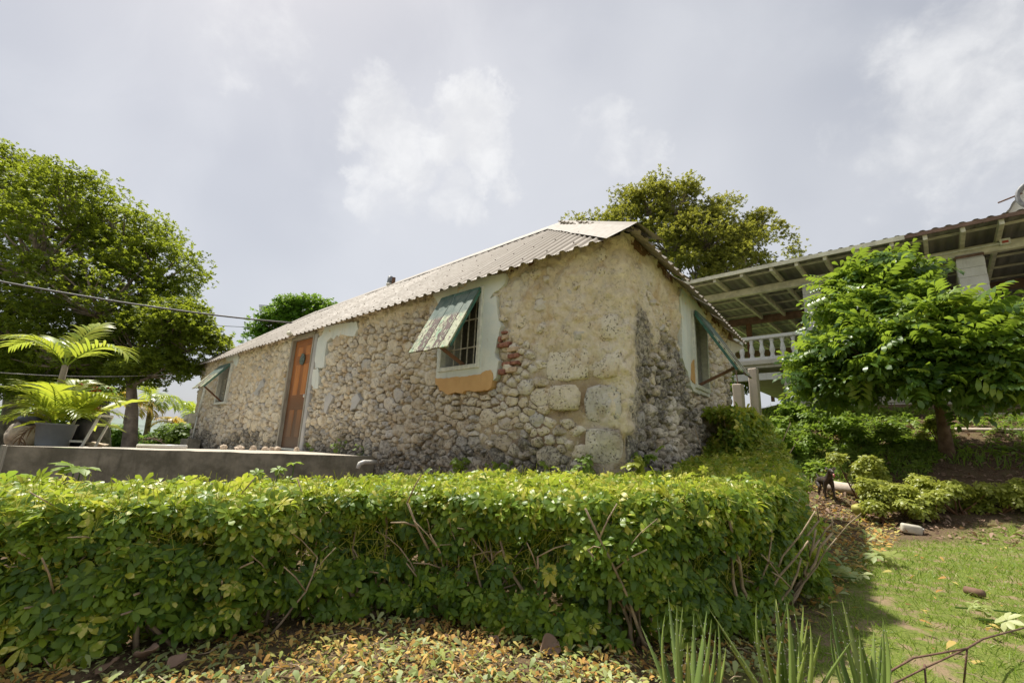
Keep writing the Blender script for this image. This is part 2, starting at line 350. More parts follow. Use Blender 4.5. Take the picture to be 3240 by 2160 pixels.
M['palecable'] = simple('pale_cable', (.30, .29, .28), .6)
M['coat'] = simple('brindle_coat', (.018, .013, .010), .55, .6, 30, .3, 120, c2=(.07, .042, .025))
M['tongue'] = simple('tongue', (.55, .16, .16), .35)
M['coconut'] = simple('coconut_husk', (.30, .26, .05), .6, .3, 9, .3, 40, c2=(.42, .40, .08))
M['logwood'] = wood_mat('log_wood', (.20, .12, .075), (.13, .075, .05), (20, 20, 20), .85)
M['whitestone'] = simple('pale_rubble', (.58, .47, .36), .9, .25, 12, .7, 60)
M['field'] = simple('field', (.16, .24, .06), .9, .3, .2, .2, 3)

# ------------------------------------------------------------------ layout frame of the house
C0 = Vector((.9909, 3.9423, 0)); AA, BB = .8205, .6482
DL = Vector((-math.sin(AA), math.cos(AA), 0)); NL = Vector((-math.cos(AA), -math.sin(AA), 0)); NB = -NL
DR = Vector((math.sin(BB), math.cos(BB), 0)); NR = Vector((math.cos(BB), -math.sin(BB), 0))
ZV = Vector((0, 0, 1)); ZT = .668; LEN, WID = 13.3, 4.13; EAVE = 2.748
def LW(s, z, o=0.): return C0 + DL * s + NL * o + ZV * z
def RW(s, z, o=0.): return C0 + DR * s + NR * o + ZV * z
def lw(px, py, off=0.): p = on_plane(px, py, C0 + NL * off, NL); return ((p - C0).dot(DL), p.z)
def rw(px, py, off=0.): p = on_plane(px, py, C0 + NR * off, NR); return ((p - C0).dot(DR), p.z)
def UV(u, v, z=0.): return C0 + DL * u + NB * v + ZV * z
def ss(a, b, x): t = min(1, max(0, (x - a) / (b - a))); return t * t * (3 - 2 * t)

# ------------------------------------------------------------------ ground
def ground_z(x, y):
    p = Vector((x, y, 0)) - C0; v = p.dot(NB); u = p.dot(DL)
    prof = [(-99, 0), (4.3, 0), (5.24, .15), (6, .43), (7, .93), (7.6, 1.15), (8.4, 1.55), (9.8, 2.2), (14, 2.9), (40, 4.0), (90, 4.5)]
    z = 0
    for (a, za), (b, zb) in zip(prof, prof[1:]):
        if a <= v <= b: z = za + (zb - za) * (v - a) / (b - a); break
    if v > 90: z = 4.5
    z *= 1 - ss(1.0, 6.0, u)
    z += .03 * noise.noise(Vector((x * .8, y * .8, 0))) + .012 * noise.noise(Vector((x * 3.1, y * 3.1, 4)))
    d = math.hypot(x, y)
    if u > 3: z -= 1.5 * ss(14, 60, d)
    if v < -3: z *= 1
    return z
def axis(lo, hi):
    a = list(np.arange(-3.5, 9.51, .1)) if lo == 'x' else list(np.arange(.6, 13.01, .1))
    k = .2; x = a[-1]
    while x < 1500: k *= 1.22; x += k; a.append(x)
    k = .2; x = a[0]; b = []
    while x > (-1500 if lo == 'x' else -300): k *= 1.22; x -= k; b.append(x)
    return b[::-1] + a
gx = axis('x', 0); gy = axis('y', 0)
GV = [(x, y, ground_z(x, y)) for y in gy for x in gx]; nx = len(gx)
GF = np.array([[j * nx + i, j * nx + i + 1, (j + 1) * nx + i + 1, (j + 1) * nx + i] for j in range(len(gy) - 1) for i in range(nx - 1)])
LAWN = [on_z(*q, 0) for q in ((2250, 2400), (2350, 2160), (2480, 2010), (2560, 1905), (2660, 1810), (2760, 1735), (2950, 1712), (3240, 1705))] + [Vector((9, 6.2, 0)), Vector((9, .5, 0)), Vector((1.0, .5, 0))]
def inpoly(x, y, poly):
    r = False; n = len(poly); j = n - 1
    for i in range(n):
        xi, yi, xj, yj = poly[i][0], poly[i][1], poly[j][0], poly[j][1]
        if (yi > y) != (yj > y) and x < (xj - xi) * (y - yi) / (yj - yi) + xi: r = not r
        j = i
    return r
def polydist(x, y, poly):
    best = 9
    for i in range(len(poly)):
        a, b = poly[i], poly[(i + 1) % len(poly)]; dx, dy = b[0] - a[0], b[1] - a[1]
        t = max(0, min(1, ((x - a[0]) * dx + (y - a[1]) * dy) / (dx * dx + dy * dy + 1e-9)))
        best = min(best, math.hypot(x - a[0] - t * dx, y - a[1] - t * dy))
    return best
def lawn_k(x, y):
    if x < 0 or x > 12 or y > 9: return 0.
    d = polydist(x, y, LAWN); d = d if inpoly(x, y, LAWN) else -d
    return ss(-.25, .25, d + .22 * noise.noise(Vector((x * 2, y * 2, 1))))
lk = np.array([lawn_k(x, y) for (x, y, z) in GV])
far = np.array([ss(11, 25, math.hypot(x, y)) * (1 if (Vector((x, y, 0)) - C0).dot(DL) > 2 or y > 25 else 0) for (x, y, z) in GV])
m, t = new_mat('soil_and_turf'); G = t.n('ShaderNodeNewGeometry').outputs['Position']
la = t.n('ShaderNodeAttribute', attribute_name='lawn').outputs['Fac']; fa = t.n('ShaderNodeAttribute', attribute_name='far').outputs['Fac']; ya = t.n('ShaderNodeAttribute', attribute_name='bounce_ground').outputs['Fac']
n1 = t.noise(6, G, 6, .65); n2 = t.noise(60, G, 5, .65)
soil = t.mix(t.ramp(n2, .35, .65), (.075, .05, .032), (.19, .13, .08)); soil = t.mix(t.ramp(n1, .45, .7), soil, (.15, .12, .06))
turf = t.mix(t.ramp(n2, .3, .7), (.10, .14, .025), (.21, .24, .055)); turf = t.mix(t.ramp(n1, .48, .62), turf, (.27, .20, .12))
c = t.mix(ya, soil, t.mix(t.ramp(n1, .35, .65), (.36, .31, .22), (.26, .25, .12))); c = t.mix(la, c, turf); c = t.mix(fa, c, t.mix(t.ramp(t.noise(.15, G, 4), .4, .6), (.10, .17, .04), (.17, .23, .06)))  # ya: pale unseen ground behind the camera, added to bounce light onto the walls
bp = t.n('ShaderNodeBump', {'Strength': .8, 'Distance': .02, 'Height': n2})
out(t, t.n('ShaderNodeBsdfPrincipled', {'Base Color': c, 'Roughness': .95, 'Specular IOR Level': .15, 'Normal': bp})); M['ground'] = m
tag(mesh('ground', GV, GF, M['ground'], smooth=True, attrs={'lawn': lk, 'far': far, 'bounce_ground': np.array([1. - ss(.4, 1.3, y) if y < 2 else 0. for (x, y, z) in GV])}), 'brown soil and lawn rising into a bank towards the pavilion', 'ground', kind='structure')

# distant hills behind the terrace
hv = []; hf = []; NHX = 120
for j, (dist, hgt) in enumerate(((620, -2), (680, 9), (820, 24), (1000, 10))):
    for i in range(NHX + 1):
        a = R(-75 + 150 * i / NHX); r = dist
        h = hgt * (.75 + .55 * noise.noise(Vector((i * .09, j * .15, 2))) + .12 * noise.noise(Vector((i * .5, j, 5)))) if j else hgt
        hv.append((r * math.sin(a), r * math.cos(a), h))
for j in range(3):
    for i in range(NHX): hf.append([j * (NHX + 1) + i, j * (NHX + 1) + i + 1, (j + 1) * (NHX + 1) + i + 1, (j + 1) * (NHX + 1) + i])
M['hill'] = simple('far_hill', (.16, .20, .17), .95, .25, .02, .0, 1)
tag(mesh('hills', hv, hf, M['hill'], smooth=True), 'low hazy wooded hills on the horizon', 'hills', kind='structure')

# ------------------------------------------------------------------ stone house
house = empty('stone_house', C0, 'old coral stone cottage with beige tin hip roof and green shutters', 'house')
W1 = (1.79, 2.52, 1.725, 2.69); DOOR = (6.24, 7.11, ZT + .02, 2.70); W2 = (10.62, 11.44, 1.61, 2.60); W3 = (1.97, 2.59, 1.655, 2.63)
HOLES_L = [W1, (6.16, 7.18, ZT - .1, 2.80), W2]; HOLES_R = [W3]
def RR(x0, y0, sc): return lambda L: [(x0 + x * sc, y0 + y * sc) for x, y in L]
r2, r3, r4, r5 = RR(560, 1050, .2615), RR(860, 1020, .2805), RR(1280, 880, .2551), RR(1900, 680, .3189)
def LP(px): return [lw(x, y, .05) for x, y in px]
def RP(px): return [rw(x, y, .05) for x, y in px]
PATCH = []   # (side, outer, holes, material, offset)
w1o = LP(r4([(345, 195), (450, 150), (700, 60), (1000, -20), (1258, -60), (1250, 20), (1240, 70), (1190, 130), (1100, 190), (1060, 250), (1145, 222), (1140, 300), (1160, 420), (1165, 520), (1195, 595), (1172, 680), (1140, 780), (1128, 870), (1118, 930), (1165, 1020), (1152, 1120), (1140, 1200), (1110, 1260), (1060, 1300), (390, 1330), (385, 1250), (398, 1080), (405, 900), (412, 700), (425, 480), (432, 350), (400, 290)]))
PATCH.append(('L', w1o, [[(W1[0] + .01, W1[2] + .01), (W1[1] - .01, W1[2] + .01), (W1[1] - .01, W1[3] - .01), (W1[0] + .01, W1[3] - .01)]], 'plaster', .052))
PATCH.append(('L', LP(r4([(390, 1240), (480, 1243), (700, 1222), (960, 1192), (985, 1170), (1020, 1142), (1070, 1140), (1095, 1180), (1100, 1240), (1085, 1350), (1040, 1390), (870, 1400), (760, 1400), (715, 1430), (640, 1410), (545, 1440), (500, 1410), (440, 1390), (440, 1350), (390, 1310)])), [], 'ochre', .066))
PATCH.append(('L', LP(r3([(598, 45), (780, 12), (950, -10), (972, 60), (930, 150), (860, 152), (790, 130), (710, 190), (660, 170), (620, 210), (605, 330), (585, 500), (540, 515), (492, 510), (478, 410), (500, 280), (520, 180), (570, 130)])), [], 'plaster', .05))
PATCH.append(('L', LP(r3([(465, 535), (520, 515), (528, 580), (520, 740), (470, 748), (445, 700), (455, 600)])), [], 'plaster', .05))
PATCH.append(('L', LP(r3([(600, 850), (660, 780), (690, 850), (640, 940), (610, 1030), (585, 1000)])), [], 'cement', .052))
PATCH.append(('L', LP(r3([(900, 850), (960, 790), (1000, 870), (940, 960), (880, 1000)])), [], 'cement', .05))
PATCH.append(('L', LP(r2([(580, 298), (735, 248), (748, 330), (715, 412), (690, 395), (675, 340), (600, 352)])), [], 'plaster', .05))
PATCH.append(('L', LP(r2([(1040, 560), (1052, 650), (985, 700), (970, 770), (925, 745), (965, 680)])), [], 'cement', .05))
PATCH.append(('R', [(1.53, 1.95), (1.56, 2.4), (1.5, 2.66), (1.62, 2.80), (2.2, 2.80), (2.72, 2.74), (2.62, 2.66), (2.66, 1.62), (1.95, 1.60), (1.80, 1.66), (1.72, 1.80), (1.62, 1.86)], [[(W3[0] + .01, W3[2] + .01), (W3[1] - .01, W3[2] + .01), (W3[1] - .01, W3[3] - .01), (W3[0] + .01, W3[3] - .01)]], 'plaster', .05))
PATCH.append(('R', [(1.80, 1.72), (1.96, 1.70), (1.96, 2.0), (1.86, 1.94)], [], 'ochre', .062))

def plaster_k(side, s, z):
    """1 where old lime render still buries the rubble"""
    n = .5 * noise.noise(Vector((s * 1.1, z * 1.1, 3))) + .3 * noise.noise(Vector((s * 3, z * 3, 8)))
    if side == 'L':
        k = (1 - ss(1.2, 2.3, s + .5 * n)) * ss(1.55, 2.05, z + .45 * n + .25 * (1 - ss(.0, .5, s)))
        k = max(k, (1 - ss(.12, .32, s + .1 * n)) * ss(.9, 1.1, z + .3 * n))
        k = max(k, .5 * ss(7.2, 7.8, s) * ss(1.5, 2.1, z + .5 * n), .9 * ss(11.7, 12.3, s) * ss(1.2, 1.6, z + .3 * n))
        k = max(k, .9 * ss(2.48, 2.66, z + .12 * n))
        k = max(k, .8 * ss(.3, .62, n) * (1 - ss(2.0, 2.6, s)))
    else:
        k = ss(1.75, 2.3, z + .4 * n - .18 * s + .35 * (1 - ss(.2, .8, s)))
        k = max(k, (1 - ss(.25, .6, s + .2 * n)) * ss(.9, 1.15, z + .3 * n), .85 * ss(.2, .5, n))
    return min(1, k)
def damp_k(side, s, z):
    n = .6 * noise.noise(Vector((s * .9, z * .9, 13))) + .35 * noise.noise(Vector((s * 2.7, z * 2.7, 17)))
    if side == 'L':
        floor = ZT if s > 3.8 else .55
        k = .75 * (1 - ss(-.1, .55, z - floor + .6 * n)) + .22 * (1 - ss(.5, 1.5, z - floor + .5 * n)) + .35 * ss(.25, .6, n) * ss(5.5, 4.5, s)
        k -= .25 * ss(1.7, 2.2, z)
    else:
        k = .75 * ss(-.15, .4, n) + .95 * (1 - ss(.25, .75, s + .3 * n)) * (1 - ss(2.1, 2.4, z + .2 * n)) * ss(.0, .3, s + .35 * n) + .5 * (1 - ss(.6, 1.6, z + .4 * n)) - .3 * ss(2.1, 2.5, z)
    return max(0, min(.72, k))
def mud_k(side, s, z):
    if side == 'R': return 0.
    n = .6 * noise.noise(Vector((s * 1.6, z * 1.6, 33))) + .3 * noise.noise(Vector((s * 4, z * 4, 37)))
    return ss(-.12, .12, n) * ss(.15, .4, s) * (1 - ss(1.9, 2.4, s)) * (1 - ss(1.35, 1.6, z + .3 * n))
def inhole(s, z, holes, e=0.): return any(a - e < s < b + e and c - e < z < d + e for a, b, c, d in holes)

# wall core: rubble mortar and old render, one sheet wrapped round the corner, with closed back sides
ts = list(np.arange(-WID, -.12, .024)) + list(np.arange(-.12, .1201, .02)) + list(np.arange(.14, 4.2, .02)) + list(np.arange(4.2, 6.2, .03)) + list(np.arange(6.2, LEN + .01, .045))
zs = list(np.arange(0.0, .5, .1)) + list(np.arange(.5, 2.86, .021)) + [2.865]
RC = .10
def wall_pt(tt, z, d):
    """point at signed distance along the walls (negative = right wall) pushed out by d, corner rounded"""
    k = ss(-RC, RC, tt); n = (NR * (1 - k) + NL * k).normalized()
    base = LW(tt, z) if tt > 0 else RW(-tt, z)
    cut = max(0, 1 - abs(tt) / RC) ** 2 * (.022 + .02 * noise.noise(Vector((3, 1, z * 5))))
    return base + n * (d - cut)
WVt = []; Wt = []; Wd = []; Wm = []
for z in zs:
    for tt in ts:
        side = 'L' if tt > 0 else 'R'; s = abs(tt); k = plaster_k(side, s, z)
        p = LW(s, z) if tt > 0 else RW(s, z)
        f1 = fbm(p, 2.2, 3, 1.); f2 = fbm(p, 7., 3, 5.); f3 = fbm(p, 22., 2, 9.)
        f4 = fbm(p, 45., 2, 3.); d = (-.010 + .020 * f1 + .020 * f2 + .009 * f3 + .004 * f4) * (1 - k) + k * (.030 + .030 * f1 + .030 * f2 + .018 * f3 + .009 * f4)
        d += .02 * (1 - ss(0, 1.1, z))
        if k > .5:
            cr = abs(fbm(p, 1.6, 3, 21.)); d -= .022 * (1 - ss(0, .05, cr)) * ss(.5, .8, k); cr = abs(fbm(p, 4.2, 3, 31.)); d -= .014 * (1 - ss(0, .09, cr)) * ss(.5, .8, k)
        WVt.append(wall_pt(tt, z, d)); Wt.append(min(1, max(0, .12 + .68 * k + .3 * f1))); Wd.append(damp_k(side, s, z) * (1 - (.25 if side == 'L' else 0) * k)); Wm.append(mud_k(side, s, z) * (1 - k * .6))
nt = len(ts); WF = []
for j in range(len(zs) - 1):
    for i in range(nt - 1):
        tm = (ts[i] + ts[i + 1]) / 2; zm = (zs[j] + zs[j + 1]) / 2
        if inhole(abs(tm), zm, HOLES_L if tm > 0 else HOLES_R, -.012): continue
        WF.append([j * nt + i, j * nt + i + 1, (j + 1) * nt + i + 1, (j + 1) * nt + i])
wall = mesh('wall', WVt, np.array(WF), M['mortar'], house, True, np.array(Wt), {'damp': np.array(Wd), 'mud': np.array(Wm)})
wb = MB()   # the two walls out of sight and the dark room inside
pE = LW(LEN, 0); pR = RW(WID, 0); pB = pE + DR * WID
for a, b in ((pE, pB), (pB, pR)):
    wb.add([a, b, b + ZV * 2.74, a + ZV * 2.74], [[0, 1, 2, 3]])
wb.build('back_wall', M['mortar'], house)
ib = MB()
i0, i1, i2, i3 = [LW(s, 0) + NB * o for s, o in ((.3, .42), (LEN - .3, .42), (LEN - .3, 3.6), (.6, 3.6))]
for a, b in ((i0, i1), (i1, i2), (i2, i3), (i3, i0)): ib.add([a + ZV * .1, b + ZV * .1, b + ZV * 2.7, a + ZV * 2.7], [[0, 1, 2, 3]])
ib.build('room_lining', M['interior'], house)

# ---- rubble stones
def clip(poly, nx_, ny_, d_):
    o = []; n = len(poly)
    for i in range(n):
        a, b = poly[i], poly[(i + 1) % n]; da = a[0] * nx_ + a[1] * ny_ - d_; db = b[0] * nx_ + b[1] * ny_ - d_
        if da <= 0: o.append(a)
        if da * db < 0: k = da / (da - db); o.append((a[0] + (b[0] - a[0]) * k, a[1] + (b[1] - a[1]) * k))
    return o
ANI = 1.45
def make_stones(side, smin, smax, zmin, zmax, rfun, holes, tries, rg):
    P = np.zeros((4000, 2)); Rr = np.zeros(4000); n = 0
    for _ in range(tries):
        s = rg.uniform(smin, smax); z = rg.uniform(zmin, zmax); r = min(.115, rfun(s, z) * (.55 + 1.25 * rg.random() ** 2.6))
        x = s / ANI
        if n and np.any((P[:n, 0] - x) ** 2 + (P[:n, 1] - z) ** 2 < (.8 * (Rr[:n] + r)) ** 2): continue
        P[n] = (x, z); Rr[n] = r; n += 1
    P = P[:n]; Rr = Rr[:n]; res = []
    for i in range(n):
        x, z = P[i]; r = Rr[i]; q = 1.9 * r; a0 = rg.uniform(0, 6.28)
        poly = [(x + math.cos(a0 + k * 1.0472) * r * ka, z + math.sin(a0 + k * 1.0472) * r * ka) for k, ka in enumerate([rg.uniform(1.15, 1.75) for _ in range(6)])]
        d2 = (P[:, 0] - x) ** 2 + (P[:, 1] - z) ** 2
        for j in np.nonzero(d2 < (q + .35) ** 2)[0]:
            if j == i: continue
            dx, dz = P[j, 0] - x, P[j, 1] - z; L2 = dx * dx + dz * dz; L = math.sqrt(L2)
            tq = (L2 + r * r - Rr[j] ** 2) / (2 * L)
            gap = .001 + .005 * rg.random()
            nx_, nz_ = dx / L, dz / L
            poly = clip(poly, nx_, nz_, x * nx_ + z * nz_ + tq - gap)
            if len(poly) < 3: break
        if len(poly) < 3: continue
        poly = [(a * ANI, b) for a, b in poly]
        cx = sum(p[0] for p in poly) / len(poly); cz = sum(p[1] for p in poly) / len(poly)
        if inhole(cx, cz, holes, .05): continue
        if any(pt[0] == side and inpoly(cx, cz, pt[1]) for pt in PATCH): continue
        if cx < smin + .06 or cx > smax: continue
        poly = clip(poly, -1., 0., -(smin + .05))
        if len(poly) < 3: continue
        # push corners out of openings
        pp = []
        for a, b in poly:
            for (h0, h1, h2, h3) in holes:
                e = .05
                if h0 - e < a < h1 + e and h2 - e < b < h3 + e:
                    k = min((a - h0 + e, 0), (h1 + e - a, 1), (b - h2 + e, 2), (h3 + e - b, 3))[1]
                    a, b = ((h0 - e, b), (h1 + e, b), (a, h2 - e), (a, h3 + e))[k]
            pp.append((a, min(b, 2.82)))
        res.append((cx, cz, r, pp))
    return res
def stone_mesh(side, cx, cz, r, poly, rg, SEG):
    for _ in range(1):   # corner cutting
        q = []
        for i in range(len(poly)):
            a, b = poly[i], poly[(i + 1) % len(poly)]; w_ = .11
            q += [(a[0] * (1 - w_) + b[0] * w_, a[1] * (1 - w_) + b[1] * w_), (a[0] * w_ + b[0] * (1 - w_), a[1] * w_ + b[1] * (1 - w_))]
        poly = q
    per = [math.hypot(poly[(i + 1) % len(poly)][0] - p[0], poly[(i + 1) % len(poly)][1] - p[1]) for i, p in enumerate(poly)]
    T = sum(per); ring = []; acc = 0; i = 0
    for k in range(SEG):
        g = T * k / SEG
        while acc + per[i] < g: acc += per[i]; i += 1
        f = (g - acc) / max(per[i], 1e-6); a, b = poly[i], poly[(i + 1) % len(poly)]
        ring.append((a[0] + (b[0] - a[0]) * f, a[1] + (b[1] - a[1]) * f))
    pk = plaster_k(side, cx, cz); sd = rg.uniform(0, 50)
    h = (.020 + .045 * rg.random() + .06 * max(0, r - .09)) * (1 - .25 * pk) + .02 * (1 - ss(0, 1.1, cz))
    tilt = (rg.uniform(-.25, .25), rg.uniform(-.3, .2))
    V = []; D = []; F = []
    fn = LW if side == 'L' else RW
    PLN = [(math.cos(q), math.sin(q), rg.uniform(1.0, 1.5), h * rg.uniform(.5, 1.5) / (r * 1.2)) for q in [rg.uniform(0, 6.28) for _ in range(4)]]
    for fr, hh in ((1.0, -.5), (.965, .62), (.82, .93), (.55, 1.0), (.27, 1.0)):
        for (a, b) in ring:
            s = cx + (a - cx) * fr; z = cz + (b - cz) * fr
            p = Vector((s, z, sd)); n1 = noise.noise(p * 9); n2 = noise.noise(p * 26); n3 = noise.noise(p * 60)
            top_ = min([h] + [h * of_ - sl_ * ((s - cx) * ca_ + (z - cz) * sa_) for ca_, sa_, of_, sl_ in PLN]); o = max(top_, h * .25) * hh + (.009 * n1 + .011 * n2 + .007 * n3) * (1 if fr < 1 else .3) + ((s - cx) * tilt[0] + (z - cz) * tilt[1]) * .35 * (fr < 1)
            e = (.013 * n2 + .012 * n1 + .006 * n3) * (1 if fr > .9 else .5)
            V.append(fn(s + e, z + e * .6, o)); D.append((s, z))
    V.append(fn(cx, cz, h * (1.04 + .3 * noise.noise(Vector((cx * 9, cz * 9, sd))))))
    for q in range(4):
        for k in range(SEG):
            a = q * SEG + k; b = q * SEG + (k + 1) % SEG
            F += [[a, b, b + SEG], [a, b + SEG, a + SEG]]
    for k in range(SEG): F.append([4 * SEG + k, 4 * SEG + (k + 1) % SEG, 5 * SEG])
    if side == 'R': F = [f[::-1] for f in F]
    dk = damp_k(side, cx, cz) + rg.uniform(-.12, .22)
    return V, F, min(.85, max(0, dk))
def rL(s, z):
    if s < 2.4: return .066 + .035 * (1 - ss(.2, 1.4, s)) * ss(.8, 1.2, z)
    if s < 6.3: return .056 + .010 * ss(1.0, 1.8, z)
    return .092
rg = random.Random(5)
SL = make_stones('L', .1, LEN - .02, .45, 2.72, rL, HOLES_L, 34000, rg)
SR = make_stones('R', .1, WID - .02, .45, 2.72, lambda s, z: .058 + .02 * (1 - ss(.3, 1, s)), HOLES_R, 9000, rg)
allst = []
for side, LST in (('L', SL), ('R', SR)):
    for (cx, cz, r, poly) in LST:
        pk = plaster_k(side, cx, cz)
        if pk > .93 and rg.random() < .45: continue
        p = LW(cx, cz) if side == 'L' else RW(cx, cz)
        A = 0
        for i in range(len(poly)): A += poly[i][0] * poly[(i + 1) % len(poly)][1] - poly[i][1] * poly[(i + 1) % len(poly)][0]
        dv = EYE - p; f = abs(dv.normalized().dot(NL if side == 'L' else NR))
        vis = abs(A) * f / dv.length_squared * (1 if cz > .62 else .05) * (1 - .6 * pk)
        allst.append((vis, side, cx, cz, r, poly))
for side, q0, q1, z0, z1 in (('L', .03, .44, 1.10, 1.46), ('L', .03, .33, 1.48, 1.80), ('L', .03, .40, .74, 1.08), ('L', .46, .84, 1.20, 1.47), ('L', .35, .86, 1.50, 1.83), ('L', .03, .42, 1.84, 2.10),
                             ('R', .03, .26, 1.10, 1.45), ('R', .03, .22, .72, 1.08)):
    a_, b_, c_q, d_q = q0 + rg.uniform(0, .01), q1 - rg.uniform(0, .05), z0 + rg.uniform(0, .02), z1 - rg.uniform(.005, .03)
    poly = [(a_, c_q + .01), ((a_ + b_) / 2, c_q - .008), (b_, c_q + .02), (b_ + .02, (c_q + d_q) / 2), (b_ - .02, d_q), ((a_ + b_) / 2, d_q + .012), (a_, d_q - .006)]
    allst[:] = [q for q in allst if not (q[1] == side and q0 - .05 < q[2] < q1 + .04 and z0 - .03 < q[3] < z1 + .03)]
    allst.append((9, side, (a_ + b_) / 2, (c_q + d_q) / 2, .13, poly))
allst.sort(key=lambda q: -q[0])
rest = ([], [], [], [])
for i, (vis, side, cx, cz, r, poly) in enumerate(allst):
    near = i < 300
    V, F, dk = stone_mesh(side, cx, cz, r, poly, rg, 20 if near else 11)
    tn = rg.random() if rg.random() < .75 else rg.uniform(.3, .6)
    if near: mesh('stone', V, np.array(F), M['stone'], wall, False, tn, {'damp': dk, 'mud': 0.})
    else:
        o = len(rest[0]); rest[0].extend(V); rest[1].extend([[a + o for a in f] for f in F]); rest[2].extend([tn] * len(V)); rest[3].extend([dk] * len(V))
tag(mesh('small_stones', rest[0], np.array(rest[1]), M['stone'], wall, False, np.array(rest[2]), {'damp': np.array(rest[3]), 'mud': 0.}), 'smaller rubble stones set in the mortar', kind='stuff')

# ---- red and pale bricks beside the near window
for (x0, y0, x1, y1, mt) in ((1190, 1040, 1410, 1095, 'brick'), (1265, 935, 1411, 1005, 'brick'), (1145, 1120, 1250, 1208, 'brick'), (1245, 1100, 1380, 1185, 'palebrick'),
                             (1265, 850, 1400, 925, 'palebrick'), (1135, 800, 1300, 875, 'brick'), (1190, 700, 1275, 770, 'palebrick'), (1185, 652, 1262, 700, 'brick'), (1150, 715, 1188, 800, 'brick')):
    q = r4([(x0, y0), (x1, y1)]); sl = -.25
    a = lw(q[0][0], (q[0][1] + q[1][1]) / 2 - sl * 0, .06); b = lw(q[1][0], (q[0][1] + q[1][1]) / 2 + (q[1][0] - q[0][0]) * -.16, .06)
    hh = abs(lw(q[0][0], q[0][1], .06)[1] - lw(q[0][0], q[1][1], .06)[1]) * .85
    cs, cz = (a[0] + b[0]) / 2, (a[1] + b[1]) / 2
    mb = MB().box(LW(cs, cz, .016), abs(a[0] - b[0]) * .94, .09, hh * .9, DL, NL, ZV)
    o = mb.build('brick', M[mt], wall, bevel=.012)
    for v in o.data.vertices: v.co += Vector((noise.noise(v.co * 11), noise.noise(v.co * 13 + Vector((3, 0, 0))), noise.noise(v.co * 9))) * .009

# ---- plaster patches: thin uneven coats with ragged edges
def patch(side, outer, holes, mt, off, parent):
    fn = LW if side == 'L' else RW
    rag = []
    for i in range(len(outer)):
        a, b = outer[i], outer[(i + 1) % len(outer)]; L = math.hypot(b[0] - a[0], b[1] - a[1]); k = max(1, int(L / .03))
        for j in range(k):
            f = j / k; s = a[0] + (b[0] - a[0]) * f; z = a[1] + (b[1] - a[1]) * f; p = Vector((s * 14, z * 14, 5)); rag.append((s + .016 * noise.noise(p) + .008 * noise.noise(p * 3.1), z + .016 * noise.noise(p + Vector((9, 0, 0))) + .008 * noise.noise(p * 3.1 + Vector((0, 7, 0)))))
    rag = [(s, min(z, 2.82)) for s, z in rag]
    bm = bmesh.new(); E = []
    for loop in [rag] + holes:
        vv = [bm.verts.new((s, z, 0)) for s, z in loop]
        for i in range(len(vv)): E.append(bm.edges.new((vv[i], vv[(i + 1) % len(vv)])))
    bmesh.ops.triangle_fill(bm, edges=E, use_beauty=True)
    long_e = [e for e in bm.edges if e.calc_length() > .12 and not e.is_boundary]
    bmesh.ops.subdivide_edges(bm, edges=long_e, cuts=2); bmesh.ops.triangulate(bm, faces=bm.faces[:])
    be = [e for e in bm.edges if e.is_boundary]
    r = bmesh.ops.extrude_edge_only(bm, edges=be); nv = {v for v in r['geom'] if isinstance(v, bmesh.types.BMVert)}
    for v in bm.verts:
        s, z = v.co.x, v.co.y; o = off + .006 * noise.noise(Vector((s * 4, z * 4, 1))) if v not in nv else -.02
        v.co = fn(s, z, o)
    bmesh.ops.recalc_face_normals(bm, faces=bm.faces[:])
    me = bpy.data.meshes.new('plaster_patch'); bm.to_mesh(me); bm.free(); me.materials.append(M[mt])
    return link('plaster_patch', me, parent)
for (side, outer, holes, mt, off) in PATCH: patch(side, outer, holes, mt, off, wall)

